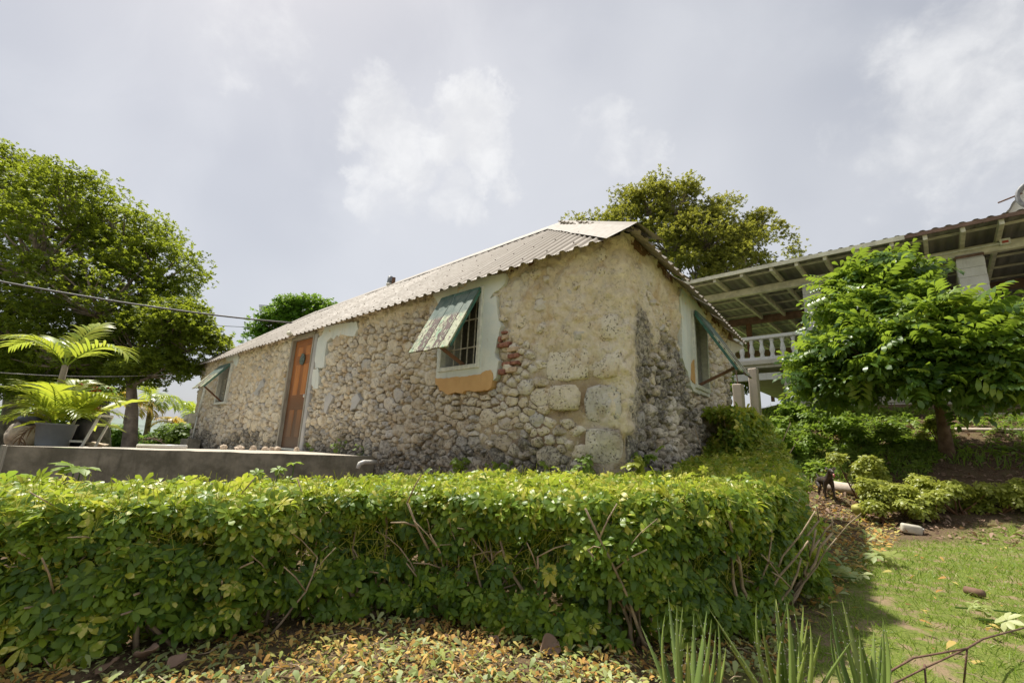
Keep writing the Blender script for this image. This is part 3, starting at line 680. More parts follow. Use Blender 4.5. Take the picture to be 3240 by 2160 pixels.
# ---- windows
def window(fn, X, N, rect, name_sh, depth=.22, shutter=None, bars=(4, 2), prop=True, far=False):
    s0, s1, z0, z1 = rect; fr = .05
    f = MB()
    for (a, b, c, d) in ((s0 - .005, s0 + fr, z0, z1), (s1 - fr, s1 + .005, z0, z1), (s0 + fr, s1 - fr, z1 - fr, z1), (s0 + fr, s1 - fr, z0, z0 + fr)):
        f.box(fn((a + b) / 2, (c + d) / 2, .035), b - a, .09, d - c, X, N, ZV)
    w_ = f.build('window', M['whitepaint'], house, bevel=.006)
    rv = MB()   # deep plastered reveal
    zz = [(s0 + .012, z0 + .012), (s1 - .012, z0 + .012), (s1 - .012, z1 - .012), (s0 + .012, z1 - .012)]
    for i in range(4):
        a, b = zz[i], zz[(i + 1) % 4]
        rv.add([fn(*a, -.01), fn(*b, -.01), fn(*b, -.36), fn(*a, -.36)], [[0, 1, 2, 3]])
    rv.build('window_reveal', M['whitepaint'], w_)
    MB().box(fn((s0 + s1) / 2, (z0 + z1) / 2, -.30), s1 - s0, .012, z1 - z0, X, N, ZV).build('pane', M['glass'], w_)
    sm = s0 + (s1 - s0) * .36
    for a, b in ((s0 + .01, sm), ):
        MB().box(fn(s1 - (s1 - s0) * .2, (z0 + z1) / 2, -.27), (s1 - s0) * .36, .012, z1 - z0, X, N, ZV).build('screen_panel', M['screen'], w_)
    for i in range(bars[0]):
        s = s0 + fr + (s1 - s0 - 2 * fr) * (i + .6) / (bars[0] + .2)
        MB().tube([fn(s, z0 + .02, -.07), fn(s, z1 - .02, -.07)], .0085, 6).build('window_bar', M['iron'], w_)
    for i in range(bars[1]):
        z = z0 + (z1 - z0) * (.3 + .36 * i)
        MB().tube([fn(s0 + .01, z, -.058), fn(s1 - .01, z, -.058)], .008, 6).build('window_bar', M['iron'], w_)
    if shutter:
        L, ang, n, over = shutter
        ang = R(ang); dn = N * math.sin(ang) - ZV * math.cos(ang); nn = N * math.cos(ang) + ZV * math.sin(ang)
        top = fn((s0 + s1) / 2, z1 - .02, .095); wtot = s1 - s0 + over; bw = wtot / n
        root = MB().bar(top - X * wtot / 2 + dn * .03, top + X * wtot / 2 + dn * .03, .03, .025).build('shutter', M['green'], house)
        rr = random.Random(len(name_sh))
        for i in range(n):
            c = top + X * (-wtot / 2 + bw * (i + .5)); q = L + rr.uniform(-.012, .02); K = 10; V = []; A = []
            for k in range(K + 1):
                for (dx, dz) in ((-.5, 0), (.5, 0), (.5, -1), (-.5, -1)):
                    wob = .003 * noise.noise(Vector((i * 3, k * .7, dx)))
                    V.append(c + dn * (q * k / K) + X * (dx * (bw - .006) + wob) + nn * (.014 + dz * .02 + .002 * (i % 2))); A.append(k / K)
            F = [[0, 1, 2, 3], [4 * K + 3, 4 * K + 2, 4 * K + 1, 4 * K]]
            for k in range(K):
                for e in range(4): a = 4 * k + e; b = 4 * k + (e + 1) % 4; F.append([a, a + 4, b + 4, b])
            mesh('board', V, F, M['shutter'], root, False, [.2, .75, .35, .85, .3, .6, .25][i % 7], {'along': np.array(A)})
        for k in (.12, .86):
            MB().bar(top - X * (wtot / 2 - .03) + dn * L * k - nn * .022, top + X * (wtot / 2 - .03) + dn * L * k - nn * .022, .06, .022, nn).build('batten', M['green'], root)
        MB().bar(top - X * (wtot / 2 - .012) + dn * .04 - nn * .02, top - X * (wtot / 2 - .012) + dn * L * .96 - nn * .02, .022, .03, nn).build('edge_batten', M['green'], root)
        if prop:
            sgn = prop
            MB().bar(fn((s0 + s1) / 2 + sgn * .06, z0 + .04, -.02), top + X * sgn * .0 + dn * L * .84 - nn * .03, .042, .03).build('prop', M['timber'], root)
    return w_
window(LW, DL, NL, W1, 'near', shutter=(.90, 28, 5, -.02), bars=(5, 2), prop=-1)
window(LW, DL, NL, W2, 'far_one', shutter=(.80, 38, 5, .0), bars=(5, 2), prop=1)
window(RW, DR, NR, W3, 'side_one', shutter=(.92, 31, 5, .06), bars=(4, 2), prop=-1)

# ---- door
d0, d1, dz0, dz1 = DOOR; DOFF = -.03
door = MB().box(LW((d0 + d1) / 2, (dz0 + dz1) / 2, DOFF), d1 - d0, .045, dz1 - dz0, DL, NL, ZV).build('door', M['door'], house, bevel=.004)
dw = d1 - d0
for (za, zb) in ((.08, .36), (.46, .78), (.83, .955)):
    for (sa, sb) in ((.15, .46), (.54, .85)):
        a = d0 + dw * sa; b = d0 + dw * sb; c = dz0 + (dz1 - dz0) * za; d = dz0 + (dz1 - dz0) * zb
        P0 = [(a, c), (b, c), (b, d), (a, d)]; e1, e2 = .022, .05
        V = []
        for (e, o) in ((0, .0235), (e1, .013), (e2, .031)):
            V += [LW(x + (e if x == a else -e), z + (e if z == c else -e), DOFF + o) for x, z in P0]
        F = [[8, 9, 10, 11]]
        for q in (0, 4):
            for k in range(4): F.append([q + k, q + (k + 1) % 4, q + 4 + (k + 1) % 4, q + 4 + k])
        mesh('door_panel', V, F, M['door_panel'], door)
kn = LW(d0 + .065, dz0 + .92, DOFF + .05)
kb = MB(); kb.tube([kn - NL * .03, kn], .012, 10); kb.tube([kn - NL * .002, kn + NL * .012, kn + NL * .03, kn + NL * .04], [.018, .032, .03, .012], 12)
kb.build('door_knob', simple('brushed_steel', (.55, .53, .5), .3, .1, metal=.8), door, True)
plq = MB(); pc = LW((d0 + d1) / 2 + .0, dz0 + 1.62, DOFF + .032); V = []; NP = 18
for o in (0, .018):
    for i in range(NP):
        a = 2 * math.pi * i / NP; rr_ = .11 * (1 + .22 * noise.noise(Vector((math.cos(a) * 1.5, math.sin(a) * 1.5, 4)))); V.append(pc + DL * rr_ * math.cos(a) * .85 + ZV * rr_ * math.sin(a) * 1.05 + NL * o)
plq.add(V, [list(range(NP, 2 * NP))] + [[i, (i + 1) % NP, NP + (i + 1) % NP, NP + i] for i in range(NP)])
plq.build('door_plaque', simple('dark_green_stone', (.03, .05, .04), .3, .6, 30, .5, 60, c2=(.16, .21, .18)), door)
fb = MB()
fb.box(LW(d1 + .035, (dz0 + dz1) / 2, .0), .06, .13, dz1 - dz0 + .05, DL, NL, ZV); fb.box(LW(d0 - .03, (dz0 + dz1) / 2, .0), .05, .13, dz1 - dz0 + .05, DL, NL, ZV)
fb.box(LW((d0 + d1) / 2, dz1 + .045, .0), dw + .1, .13, .07, DL, NL, ZV)
fb.build('door_frame', M['oldtimber'], house, bevel=.006)
MB().box(LW(d0 - .115, (dz0 + dz1) / 2, .01), .12, .10, dz1 - dz0 + .06, DL, NL, ZV).build('door_jamb', M['cement'], house, bevel=.02)
MB().box(LW((d0 + d1) / 2, ZT + .008, .02), dw + .1, .16, .03, DL, NL, ZV).build('door_threshold', M['whitepaint'], house)
lt = MB(); q = LW(d1 - .18, dz1 + .08, .1); lt.tube([q, q + NL * .05 - ZV * .01, q + NL * .12 - DL * .05], [.03, .035, .028], 10); lt.tube([q + NL * .10 - DL * .04, q + NL * .17 - DL * .10], [.03, .045], 10)
lt.build('lamp_holder', M['cream_timber'], house, True)

# ---- roof
RIDGE_V, RIDGE_Z, RU0, RU1 = 2.1, 4.53, 2.27, LEN - 2.1
OVH = .18
def roof_front(u, f):
    """point on the long slope: u along the eave, f 0 at eave to 1 at ridge"""
    return UV(u, -OVH + (RIDGE_V + OVH) * f, EAVE + (RIDGE_Z - EAVE) * f)
slope_n = ((roof_front(1, 1) - roof_front(1, 0)).cross(DL)).normalized(); slope_n = slope_n if slope_n.z > 0 else -slope_n
PITCHR = .168
def rib(x):
    q = (x % PITCHR) / PITCHR
    return .026 * max(0, min(1, (q - .0) / .13)) if q < .16 else .026 if q < .36 else .026 * max(0, 1 - (q - .36) / .13) if q < .5 else .004 * (1 if .66 < q < .74 or .84 < q < .9 else 0)
roof_cap = MB()
EU0, EU1 = -.22, LEN + 1.25   # eave ends: near corner, far corner
apexR, apexL = Vector(UV(RU0, RIDGE_V, RIDGE_Z)), Vector(UV(RU1, RIDGE_V, RIDGE_Z))
cornR = UV(EU0, -OVH, EAVE); cornL = UV(EU1, -OVH, EAVE - .06)
def cap_strip(a, b, wdt, lift, n1, n2, name, K=14, parent=None, bend=.0):
    V = []; F = []
    d = (b - a).normalized(); s1 = d.cross(n1).normalized(); s2 = n2.cross(d).normalized()
    if s1.z > 0: s1 = -s1
    if s2.z > 0: s2 = -s2
    for k in range(K + 1):
        p = a.lerp(b, k / K); wv = .010 * noise.noise(Vector((k * .6, a.x, 3)))
        mid = (n1 + n2).normalized()
        V += [p + s1 * wdt + n1 * (lift + wv), p + s1 * wdt * .25 + mid * (lift + .02), p + mid * (lift + .03), p + s2 * wdt * .25 + mid * (lift + .02), p + s2 * wdt + n2 * (lift - wv)]
    for k in range(K):
        for e in range(4): F.append([5 * k + e, 5 * k + e + 1, 5 * k + e + 6, 5 * k + e + 5])
    o = mesh(name, V, F, M['hip'], parent, True)
    return o
endR_n = ((apexR - cornR).cross(UV(-.3, WID + .35, EAVE) - cornR)).normalized(); endR_n = endR_n if endR_n.z > 0 else -endR_n
endL_n = Vector((-endR_n.x, endR_n.y, endR_n.z)); back_n = Vector((-slope_n.x, -slope_n.y, slope_n.z))
roof = cap_strip(apexR, apexL, .19, .030, slope_n, back_n, 'roof', 30, house)
cap_strip(cornR + (apexR - cornR) * -.01, apexR, .27, .034, slope_n, endR_n, 'hip_cap', 14, roof)
cap_strip(cornL, apexL, .2, .034, slope_n, (DL * .6 + ZV * .7).normalized(), 'hip_cap', 14, roof)
def sheet(u0, u1, nm='roof_sheet'):
    us = list(np.arange(u0, u1 - 1e-6, .014)) + [u1]; NR_ = 9; V = []; F = []
    dev = rnd.uniform(-.006, .006)
    for u in us:
        fm = 1.0
        if u < RU0: fm = (u - EU0) / (RU0 - EU0)
        if u > RU1: fm = (EU1 - u) / (EU1 - RU1)
        fm = max(.0, min(1, fm)); h = rib(u)
        for k in range(NR_ + 1):
            f = -.012 + (fm + .012) * k / NR_
            p = roof_front(u, f) + slope_n * (h + dev + .006 * noise.noise(Vector((u * 1.2, f * 3, 1))))
            if u > LEN - .5: p.z -= .06 * ss(LEN - .5, EU1, u) * (1 - f)
            V.append(p)
    n = NR_ + 1
    for i in range(len(us) - 1):
        for k in range(NR_): a = i * n + k; F.append([a, a + n, a + n + 1, a + 1])
    return mesh(nm, V, np.array(F), M['roof'], roof, True, rnd.random())
u = EU0 + .004
while u < EU1 - .02:
    e = min(u + PITCHR * 5, EU1 - .004); sheet(u, e); u = e
# end slope over the right wall: sheets seen from below, in two overlapping runs
eC = cornR; 
def end_pt(v, f):
    base = RW(v, EAVE, .20) if v >= 0 else RW(v, EAVE, .20)
    ez = .0 if v < 1.25 else -.035
    a = base + ZV * ez; b = apexR.copy(); tgt = a + (-DL * 0)
    k = min(1, max(0, (v + .2) / 2.25)) if v < 2.05 else min(1, max(0, (4.6 - v) / 2.55))
    inward = -NR * (2.25 * k) + ZV * ((RIDGE_Z - EAVE) * k)
    return a + inward * f
endn = (-NR * 0 + NR * .62 + ZV * .78).normalized()
def end_sheet(v0, v1):
    us = list(np.arange(v0, v1 - 1e-6, .014)) + [v1]; V = []; F = []; n = 7
    for u in us:
        for k in range(n):
            f = -.06 / 2.2 + 1.0 * k / (n - 1); V.append(end_pt(u, f) + endn * (rib(u) + .004 * noise.noise(Vector((u, f * 3, 7)))))
    for i in range(len(us) - 1):
        for k in range(n - 1): a = i * n + k; F.append([a, a + 1, a + n + 1, a + n])
    mesh('roof_sheet', V, np.array(F), M['roof'], roof, True, rnd.random())
v = -.2
while v < 4.75:
    e = min(v + .84 if v + .84 < 1.2 or v > 1.2 else 1.249, 4.76); end_sheet(v, e); v = e + .002
# back slope, far end slope: closed but out of sight
rb = MB(); bR = RW(4.7, EAVE - .03, .14); bL = UV(EU1, WID + .45, EAVE)
rb.add([bR, bL, apexL, apexR], [[0, 1, 2, 3]]); rb.add([cornL, apexL, bL], [[0, 1, 2]])
rb.build('back_slope', M['roof'], roof)
# screws, fascia, soffit board
sb = MB()
for f in (.05, .3, .55, .8):
    for i in range(int((EU1 - EU0) / (PITCHR * 2))):
        u = EU0 + PITCHR * (i * 2 + .26); lim = (u - EU0) / (RU0 - EU0) if u < RU0 else (EU1 - u) / (EU1 - RU1) if u > RU1 else 1
        if f > lim - .12: continue
        p = roof_front(u, f) + slope_n * .03; sb.tube([p, p + slope_n * .012], .0075, 6)
tag(sb.build('roof_screws', M['screw'], roof), 'dark roofing screws dotted in rows over the sheets', kind='stuff')
MB().bar(UV(.05, .03, EAVE + .10), UV(LEN + .6, .03, EAVE + .10), .05, .07).build('wall_plate', M['timber'], house)
MB().bar(RW(.15, EAVE + .09, .0), RW(4.5, EAVE + .09, .0), .05, .09).build('wall_plate', M['timber'], house)
MB().add([LW(LEN - .6, 2.72, .02), LW(LEN + 1.15, 2.655, .1), LW(LEN + 1.15, 2.655, -.7), LW(LEN - .2, 2.45, -.6), LW(LEN - .2, 2.45, .02)], [[0, 1, 2, 3, 4]]).build('eave_soffit', M['cream_timber'], house)
MB().add([RW(WID - .15, 2.70, .03), RW(WID + .6, 2.70, .16), RW(WID - .1, 2.42, .03)], [[0, 1, 2]]).build('eave_soffit', M['block'], house)

# ---- conduit, meter box, floodlight, wires on the house
cb = MB(); cb.tube([LW(LEN - .75, 2.2, .05), LW(LEN - .7, 1.9, .05), LW(LEN - .55, 1.35, .06)], .035, 8); cb.tube([LW(LEN - .55, 1.35, .06), LW(LEN - .5, .72, .06)], .02, 8)
cb.build('conduit', M['whitepaint'], house, True)
mb = MB(); q = LW(LEN - .28, 1.28, .12); mb.box(q, .2, .16, .26, DL, NL, ZV); mb.tube([q + NL * .07, q + NL * .15, q + NL * .17], [.09, .088, .06], 14)
mb.build('meter_box', M['cream_timber'], house, bevel=.01)

# ------------------------------------------------------------------ terrace
TA = LW(3.8, 0, .03); TB = Vector((-4.88, 4.66, 0)); TD = TB + DL * 11.5; TE = LW(15.2, 0, .03)
terr = empty('terrace', TB, 'raised grey concrete terrace in front of the cottage door', 'terrace')
def slab_z(p): return ZT - .025 * max(0., (p - TB).dot(DL) - .25 * max(0., (p - TB).dot(-NL)))
def grid_face(a, b, c, d, nu, nv, f):
    V = []; F = []
    for j in range(nv + 1):
        for i in range(nu + 1):
            p = a.lerp(b, i / nu).lerp(d.lerp(c, i / nu), j / nv); V.append(p + f(p, i / nu, j / nv))
    for j in range(nv):
        for i in range(nu): k = j * (nu + 1) + i; F.append([k, k + 1, k + nu + 2, k + nu + 1])
    return V, F
fn_ = (TB - TA).cross(ZV).normalized(); fn_ = fn_ if fn_.y < 0 else -fn_
edge_w = lambda p: .012 * noise.noise(p * 3) + .006 * noise.noise(p * 12)
V, F = grid_face(TA, TB, TB + ZV * ZT, TA + ZV * ZT, 90, 12, lambda p, i, j: fn_ * edge_w(p) + ZV * (.008 * noise.noise(p * 6) * (j == 1)))
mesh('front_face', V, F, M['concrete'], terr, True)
en = (TD - TB).cross(ZV).normalized(); en = en if en.x < 0 else -en
V, F = grid_face(TB, TD, TD + ZV * (slab_z(TD)), TB + ZV * ZT, 120, 6, lambda p, i, j: en * edge_w(p) * (0 < i))
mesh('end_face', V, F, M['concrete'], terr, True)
V, F = grid_face(TA + ZV * ZT, TB + ZV * ZT, TD + ZV * ZT, TE + ZV * ZT, 60, 80, lambda p, i, j: ZV * (.006 * noise.noise(p * 2.) + slab_z(p) - ZT) + fn_ * (edge_w(p) if j == 0 else 0))
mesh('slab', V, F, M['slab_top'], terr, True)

# ------------------------------------------------------------------ hedges
PALM7 = palmate(7, 1., .44, .22); PALM6 = palmate(6, .9, .5, .35)
def leaflet4(L=1., W=.4, fold=.12, droop=.2, x0=0.):
    return (np.array([(x0, 0, 0), (x0 + .42 * L, .36 * W, fold * W - .15 * droop * L), (x0 + .42 * L, -.36 * W, fold * W - .15 * droop * L), (x0 + .8 * L, .47 * W, fold * W * .8 - .6 * droop * L), (x0 + .8 * L, -.47 * W, fold * W * .8 - .6 * droop * L), (x0 + L, 0, -droop * L)]),
            np.array([(0, 2, 1), (1, 2, 4), (1, 4, 3), (3, 4, 5)]))
def palmate4(n, L, W, droop):
    VV = []; FF = []; o = 0
    for i in range(n):
        v, f = leaflet4(L * (1 - .25 * ((i * 3) % 4) / 4), W, .15, droop * (.5 + (i % 3) * .5), .05); a = i * 2 * math.pi / (n + .4) + .2 * math.sin(i * 5); c, s = math.cos(a), math.sin(a)
        VV.append(np.stack([v[:, 0] * c - v[:, 1] * s, v[:, 0] * s + v[:, 1] * c, v[:, 2] + .15 * v[:, 0] * math.sin(i * 2.3)], 1)); FF.append(f + o); o += 6
    return np.concatenate(VV), np.concatenate(FF)
PALM4 = palmate4(6, 1., .43, .3)
def build_hedge(name, label, Fp, Bp, tops, n_leaf, size, seed, front=.52, stems=60, bulge=.07, tshift=0., group='clipped hedges'):
    g = np.random.default_rng(seed); rr = random.Random(seed)
    Fp = np.array(Fp, float); Bp = np.array(Bp, float); tops = np.array(tops, float); m = len(Fp)
    seg = np.linalg.norm(np.diff(Fp, axis=0), axis=1); cum = np.concatenate([[0], np.cumsum(seg)]); cum /= cum[-1]
    def at(a): return (np.stack([np.interp(a, cum, Fp[:, 0]), np.interp(a, cum, Fp[:, 1])], -1), np.stack([np.interp(a, cum, Bp[:, 0]), np.interp(a, cum, Bp[:, 1])], -1), np.interp(a, cum, tops))
    h = empty(name, (float(Fp[m // 2][0]), float(Fp[m // 2][1]), 0), label, 'hedge', group)
    N = n_leaf; a = g.random(N); f, b, tp = at(a); f2, b2, _ = at(np.clip(a + .01, 0, 1)); f1, b1, _ = at(np.clip(a - .01, 0, 1))
    tan = f2 - f1; tan /= np.linalg.norm(tan, axis=1, keepdims=True) + 1e-9
    on = np.stack([tan[:, 1], -tan[:, 0]], -1); inw = b - f; inw /= np.linalg.norm(inw, axis=1, keepdims=True); sg = np.sign((on * inw).sum(1)); on = -on * sg[:, None]
    kind = g.random(N); isf = kind < front; gz = np.array([ground_z(x, y) for x, y in f])
    k1 = g.random(N) ** .8; dep = g.exponential(.045, N) - .035
    nz = np.array([noise.noise(Vector((x * 2.2, y * 2.2, z * 2.5))) for x, y, z in zip(f[:, 0], f[:, 1], k1)])
    nz2 = np.array([noise.noise(Vector((x * 6, y * 6, z * 6 + 9))) for x, y, z in zip(f[:, 0], f[:, 1], k1)])
    P = np.zeros((N, 3)); Z = np.zeros((N, 3))
    off = bulge * nz + .03 * nz2 - dep - .10 * np.clip(.35 - k1, 0, 1) * 0
    P[:, :2] = f + on * off[:, None]; P[:, 2] = gz + .04 + k1 * (tp - gz - .04)
    Z[:, :2] = on * .9; Z[:, 2] = .45 + .5 * k1
    k2 = g.random(N); tn = np.array([noise.noise(Vector((x * 3, y * 3, 5))) for x, y in (f + (b - f) * k2[:, None])])
    tnn = ~isf; top_p = f + (b - f) * k2[:, None]
    P[tnn, :2] = top_p[tnn]; P[tnn, 2] = (tp + .025 * tn + .03 * g.normal(0, 1, N) * .6 - .02 * g.random(N))[tnn]
    spr = g.random(N) < .03; P[tnn & spr, 2] += g.random(N)[tnn & spr] * .07
    Z[tnn] = np.array([0, 0, 1.])
    Z += g.normal(0, .62, (N, 3)); Z[:, 2] = np.abs(Z[:, 2])
    tint = np.clip(np.where(isf, .62 * g.random(N) + .2 * (k1 > .75), .45 + .55 * g.random(N)) + .2 * nz, 0, 1)  # top leaves and upper front get paler tints, a sunlit highlight in the colour
    hole = isf & (nz2 + .6 * nz < -.12 - .25 * (k1 - .5)) & (k1 < .85); P[hole, :2] -= on[hole] * (.10 + .12 * g.random(hole.sum()))[:, None]
    odd = g.random(N); tint = np.where(odd < .06, .85 + .15 * g.random(N), tint)
    sc = size * (.5 + 1.0 * g.random(N)); M3 = rot_frames(Z, g.random(N) * 6.28)
    half = g.random(N) < .2; VV = []; FF = []; TT = []; o = 0
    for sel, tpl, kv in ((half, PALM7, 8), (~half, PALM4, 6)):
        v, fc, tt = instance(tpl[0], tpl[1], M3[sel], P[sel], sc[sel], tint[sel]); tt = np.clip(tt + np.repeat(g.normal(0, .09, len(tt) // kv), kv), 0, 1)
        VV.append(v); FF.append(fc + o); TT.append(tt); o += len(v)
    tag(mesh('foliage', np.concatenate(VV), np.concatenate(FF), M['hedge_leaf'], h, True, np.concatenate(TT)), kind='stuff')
    st = MB()
    for i in range(stems):
        pass
    for i in range(stems):
        aa = np.array([rr.random()]); f_, b_, t_ = at(aa); f_, b_, t_ = f_[0], b_[0], float(t_[0]); dd = (b_ - f_); dd /= np.linalg.norm(dd)
        k = rr.uniform(.01, .2); p = Vector((f_[0] + dd[0] * k, f_[1] + dd[1] * k, ground_z(*f_) - .02)); pts = [p.copy()]; rad = [rr.uniform(.006, .014)]
        tx = Vector((-dd[1], dd[0], 0)); lean = tx * rr.uniform(-.7, .7) - Vector((dd[0], dd[1], 0)) * rr.uniform(-.1, .35); H = t_ * rr.uniform(.55, .98); n = 5
        for j in range(n):
            p = p + ZV * (H / n) + lean * (H / n) + Vector((rr.uniform(-.03, .03), rr.uniform(-.03, .03), 0)); pts.append(p.copy()); rad.append(rad[-1] * .86)
            if rr.random() < .45 and j > 0:
                q = p + (tx * rr.uniform(-.16, .16) - Vector((dd[0], dd[1], 0)) * rr.uniform(.0, .12) + ZV * rr.uniform(.02, .16)); st.tube([p, (p + q) / 2 + ZV * .01, q], [rad[-1] * .8, rad[-1] * .7, rad[-1] * .55], 6)
        st.tube(pts, rad, 6)
    if stems: tag(st.build('stems', M['paletwig'], h, True), kind='stuff')
    NPt = n_leaf // 2; aa = g.random(NPt); f, b, tp = at(aa); k2 = g.random(NPt)
    pp = np.zeros((NPt, 3)); pp[:, :2] = f + (b - f) * (k2 ** 2)[:, None]; pp[:, 2] = tp - .03 + .03 * g.random(NPt)
    low = g.random(NPt) < .45; pp[low, 2] = .25 + (tp[low] - .25) * g.random(low.sum()); pp[low, :2] = f[low] - (f - b)[low] * .02
    tv = np.array([(0, .02, 0), (0, -.02, 0), (1, .012, .05), (1, -.012, .05), (0, 0, .02), (1, 0, .065)]); tf = np.array([(0, 1, 3, 2), (0, 2, 5, 4), (1, 4, 5, 3)])
    v, fc, tt = instance(tv, tf, rot_frames(np.stack([g.normal(0, 1, NPt), g.normal(0, 1, NPt), g.normal(0, .5, NPt)], -1), g.random(NPt) * 6.28), pp, .05 + .07 * g.random(NPt), .82 + .16 * g.random(NPt))
    tag(mesh('leaf_stalks', v, fc, M['hedge_leaf'], h, True, tt), kind='stuff')
    return h
HF = [(-3.3, 1.65), (-2.6, 1.75), (-1.75, 1.92), (-1.2, 2.16), (-.9, 2.42), (-.45, 2.55), (.05, 2.42), (.45, 2.25), (.9, 2.3), (1.4, 2.62), (1.80, 3.05)]
HB = [(-3.9, 2.4), (-3.1, 2.6), (-2.3, 2.75), (-1.6, 3.05), (-1.15, 3.45), (-.6, 3.95), (-.1, 4.35), (.3, 4.25), (.75, 3.85), (1.25, 3.9), (1.75, 4.1)]
HT = [.52, .53, .54, .56, .575, .59, .615, .635, .655, .68, .69]
build_hedge('hedge', 'long clipped variegated hedge in the foreground below the cottage', HF, HB, HT, 17000, .045, 3, .60, 95)
build_hedge('hedge', 'hedge running back along the side wall of the cottage', [(1.80, 3.05), (2.35, 3.9), (2.85, 4.8), (3.25, 5.6), (3.45, 6.2)], [(1.35, 3.95), (1.7, 4.6), (2.2, 5.3), (2.6, 6.0), (2.9, 6.7)],
            [.69, .74, .86, 1.1, 1.25], 4200, .055, 9, .5, 16)
build_hedge('hedge', 'tall dark hedge against the far end of the side wall', [(2.55, 5.2), (3.0, 5.75), (3.5, 6.3)], [(2.45, 5.75), (2.75, 6.2), (3.3, 6.9)], [1.36, 1.42, 1.36], 1900, .07, 12, .62, 12)
build_hedge('low_shrub', 'low leafy skirt of shrub spilling beside the hedge end', [(1.85, 2.98), (2.33, 3.7), (2.75, 4.45), (3.15, 5.4)], [(1.75, 3.2), (2.2, 3.9), (2.7, 4.7), (3.0, 5.5)], [.22, .38, .42, .36], 1700, .06, 15, .6, 8)

# ------------------------------------------------------------------ trees
def sprig(n, L, W, spread=1.):
    VV = []; FF = []; rr = random.Random(n)
    for i in range(n):
        a = i * 2.4; d = Vector((math.cos(a) * spread, math.sin(a) * spread, rr.uniform(-.35, .8))).normalized(); sd = d.cross(Vector((rr.uniform(-1, 1), rr.uniform(-1, 1), 1))).normalized(); b = Vector((rr.uniform(-.3, .3), rr.uniform(-.3, .3), rr.uniform(-.25, .25))) * .9
        k = len(VV); VV += [b, b + d * L * .5 + sd * W, b + d * L - Vector((0, 0, .15 * L)), b + d * L * .5 - sd * W]; FF.append((k, k + 1, k + 2, k + 3))
    return np.array([tuple(v) for v in VV]), np.array(FF)
def pxr(r, Y): return r / FPX * Y * 1.04
def build_tree(name, label, base, trunk, lobes, lm, seed, n_cl, per, leaf=.11, clump=.55, tr=.3, cat='tree', group=None, limbs=True, bark='bark', flat=.6, under=-.35, sp=None, spread=1.0):
    g = np.random.default_rng(seed); rr = random.Random(seed); root = empty(name, base, label, cat, group)
    tb = MB(); pts = [Vector(p) for p in trunk]; n = len(pts)
    tb.tube(pts, [tr * (1.25 if i == 0 else 1 - .45 * i / (n - 1)) for i in range(n)], 10)
    top = pts[-1]; cl = []; W_ = [l[1][0] * l[1][2] for l in lobes]; tot_ = sum(W_)
    for (c, r), w_ in zip(lobes, W_):
        c = Vector(c); m_ = max(3, int(n_cl * w_ / tot_)); anchor = c - ZV * r[2] * .35
        if limbs and r[0] > .75:
            st_ = min(pts[n // 2:], key=lambda q: (q - anchor).length); mid = st_.lerp(anchor, .5) + Vector((rr.uniform(-.3, .3), rr.uniform(-.3, .3), .1)) * r[0] * .4
            tb.tube([st_, st_.lerp(mid, .5) + Vector((0, 0, .05)), mid, anchor], [tr * .5, tr * .42, tr * .34, tr * .2], 7)
        for i in range(m_):
            while True:
                d = Vector((rr.gauss(0, 1), rr.gauss(0, 1), rr.gauss(.25, 1))).normalized()
                if d.z > under: break
            k = rr.uniform(.6, 1.0) ** .5; p = c + Vector((d.x * r[0], d.y * r[1], d.z * r[2])) * k; cl.append((p, d, r[0]))
            if limbs and r[0] > .75 and rr.random() < .6:
                q = anchor.lerp(p, .55) + Vector((rr.uniform(-1, 1), rr.uniform(-1, 1), rr.uniform(-.5, .8))) * .12 * r[0]
                tb.tube([anchor, q, p], [tr * .15, tr * .09, tr * .03], 5, False)
    tb.build('trunk', M[bark], root, True)
    P = []; Tn = []
    for (p, d, r0) in cl:
        k = int(per * rr.uniform(.6, 1.3)); cr = clump * rr.uniform(.7, 1.35); q = g.normal(0, 1, (k, 3)); q /= np.linalg.norm(q, axis=1, keepdims=True); q *= (g.random(k) ** .45)[:, None] * cr; q[:, 2] *= flat
        P.append(q + np.array(p)); Tn.append(np.clip(.42 + .3 * (rr.random() - .5) + .25 * q[:, 2] / cr + g.normal(0, .13, k), 0, 1))  # leaves high in a clump tinted paler, light from above put into the colour
    P = np.concatenate(P); Tn = np.concatenate(Tn); N = len(P)
    tpl = sp if sp else sprig(7, 1., .26)
    Z = g.normal(0, .55, (N, 3)); Z[:, 2] = 1
    v, f, tt = instance(tpl[0], tpl[1], rot_frames(Z, g.random(N) * 6.28), P, leaf * (.7 + .6 * g.random(N)), Tn)
    nvl = 4 if tpl[1].shape[1] == 4 else 6
    tt = np.clip(tt + np.repeat(g.normal(0, .05, len(tt) // nvl), nvl), 0, 1)
    tag(mesh('crown', v, f, M[lm], root, False, tt), kind='stuff')
    return root
def LB(px, py, r, Y, rz=None): q = pxr(r, Y); return (at_y(px, py, Y), (q, q * .9, q * (rz or .8)))
b = at_y(310, 1420, 15)
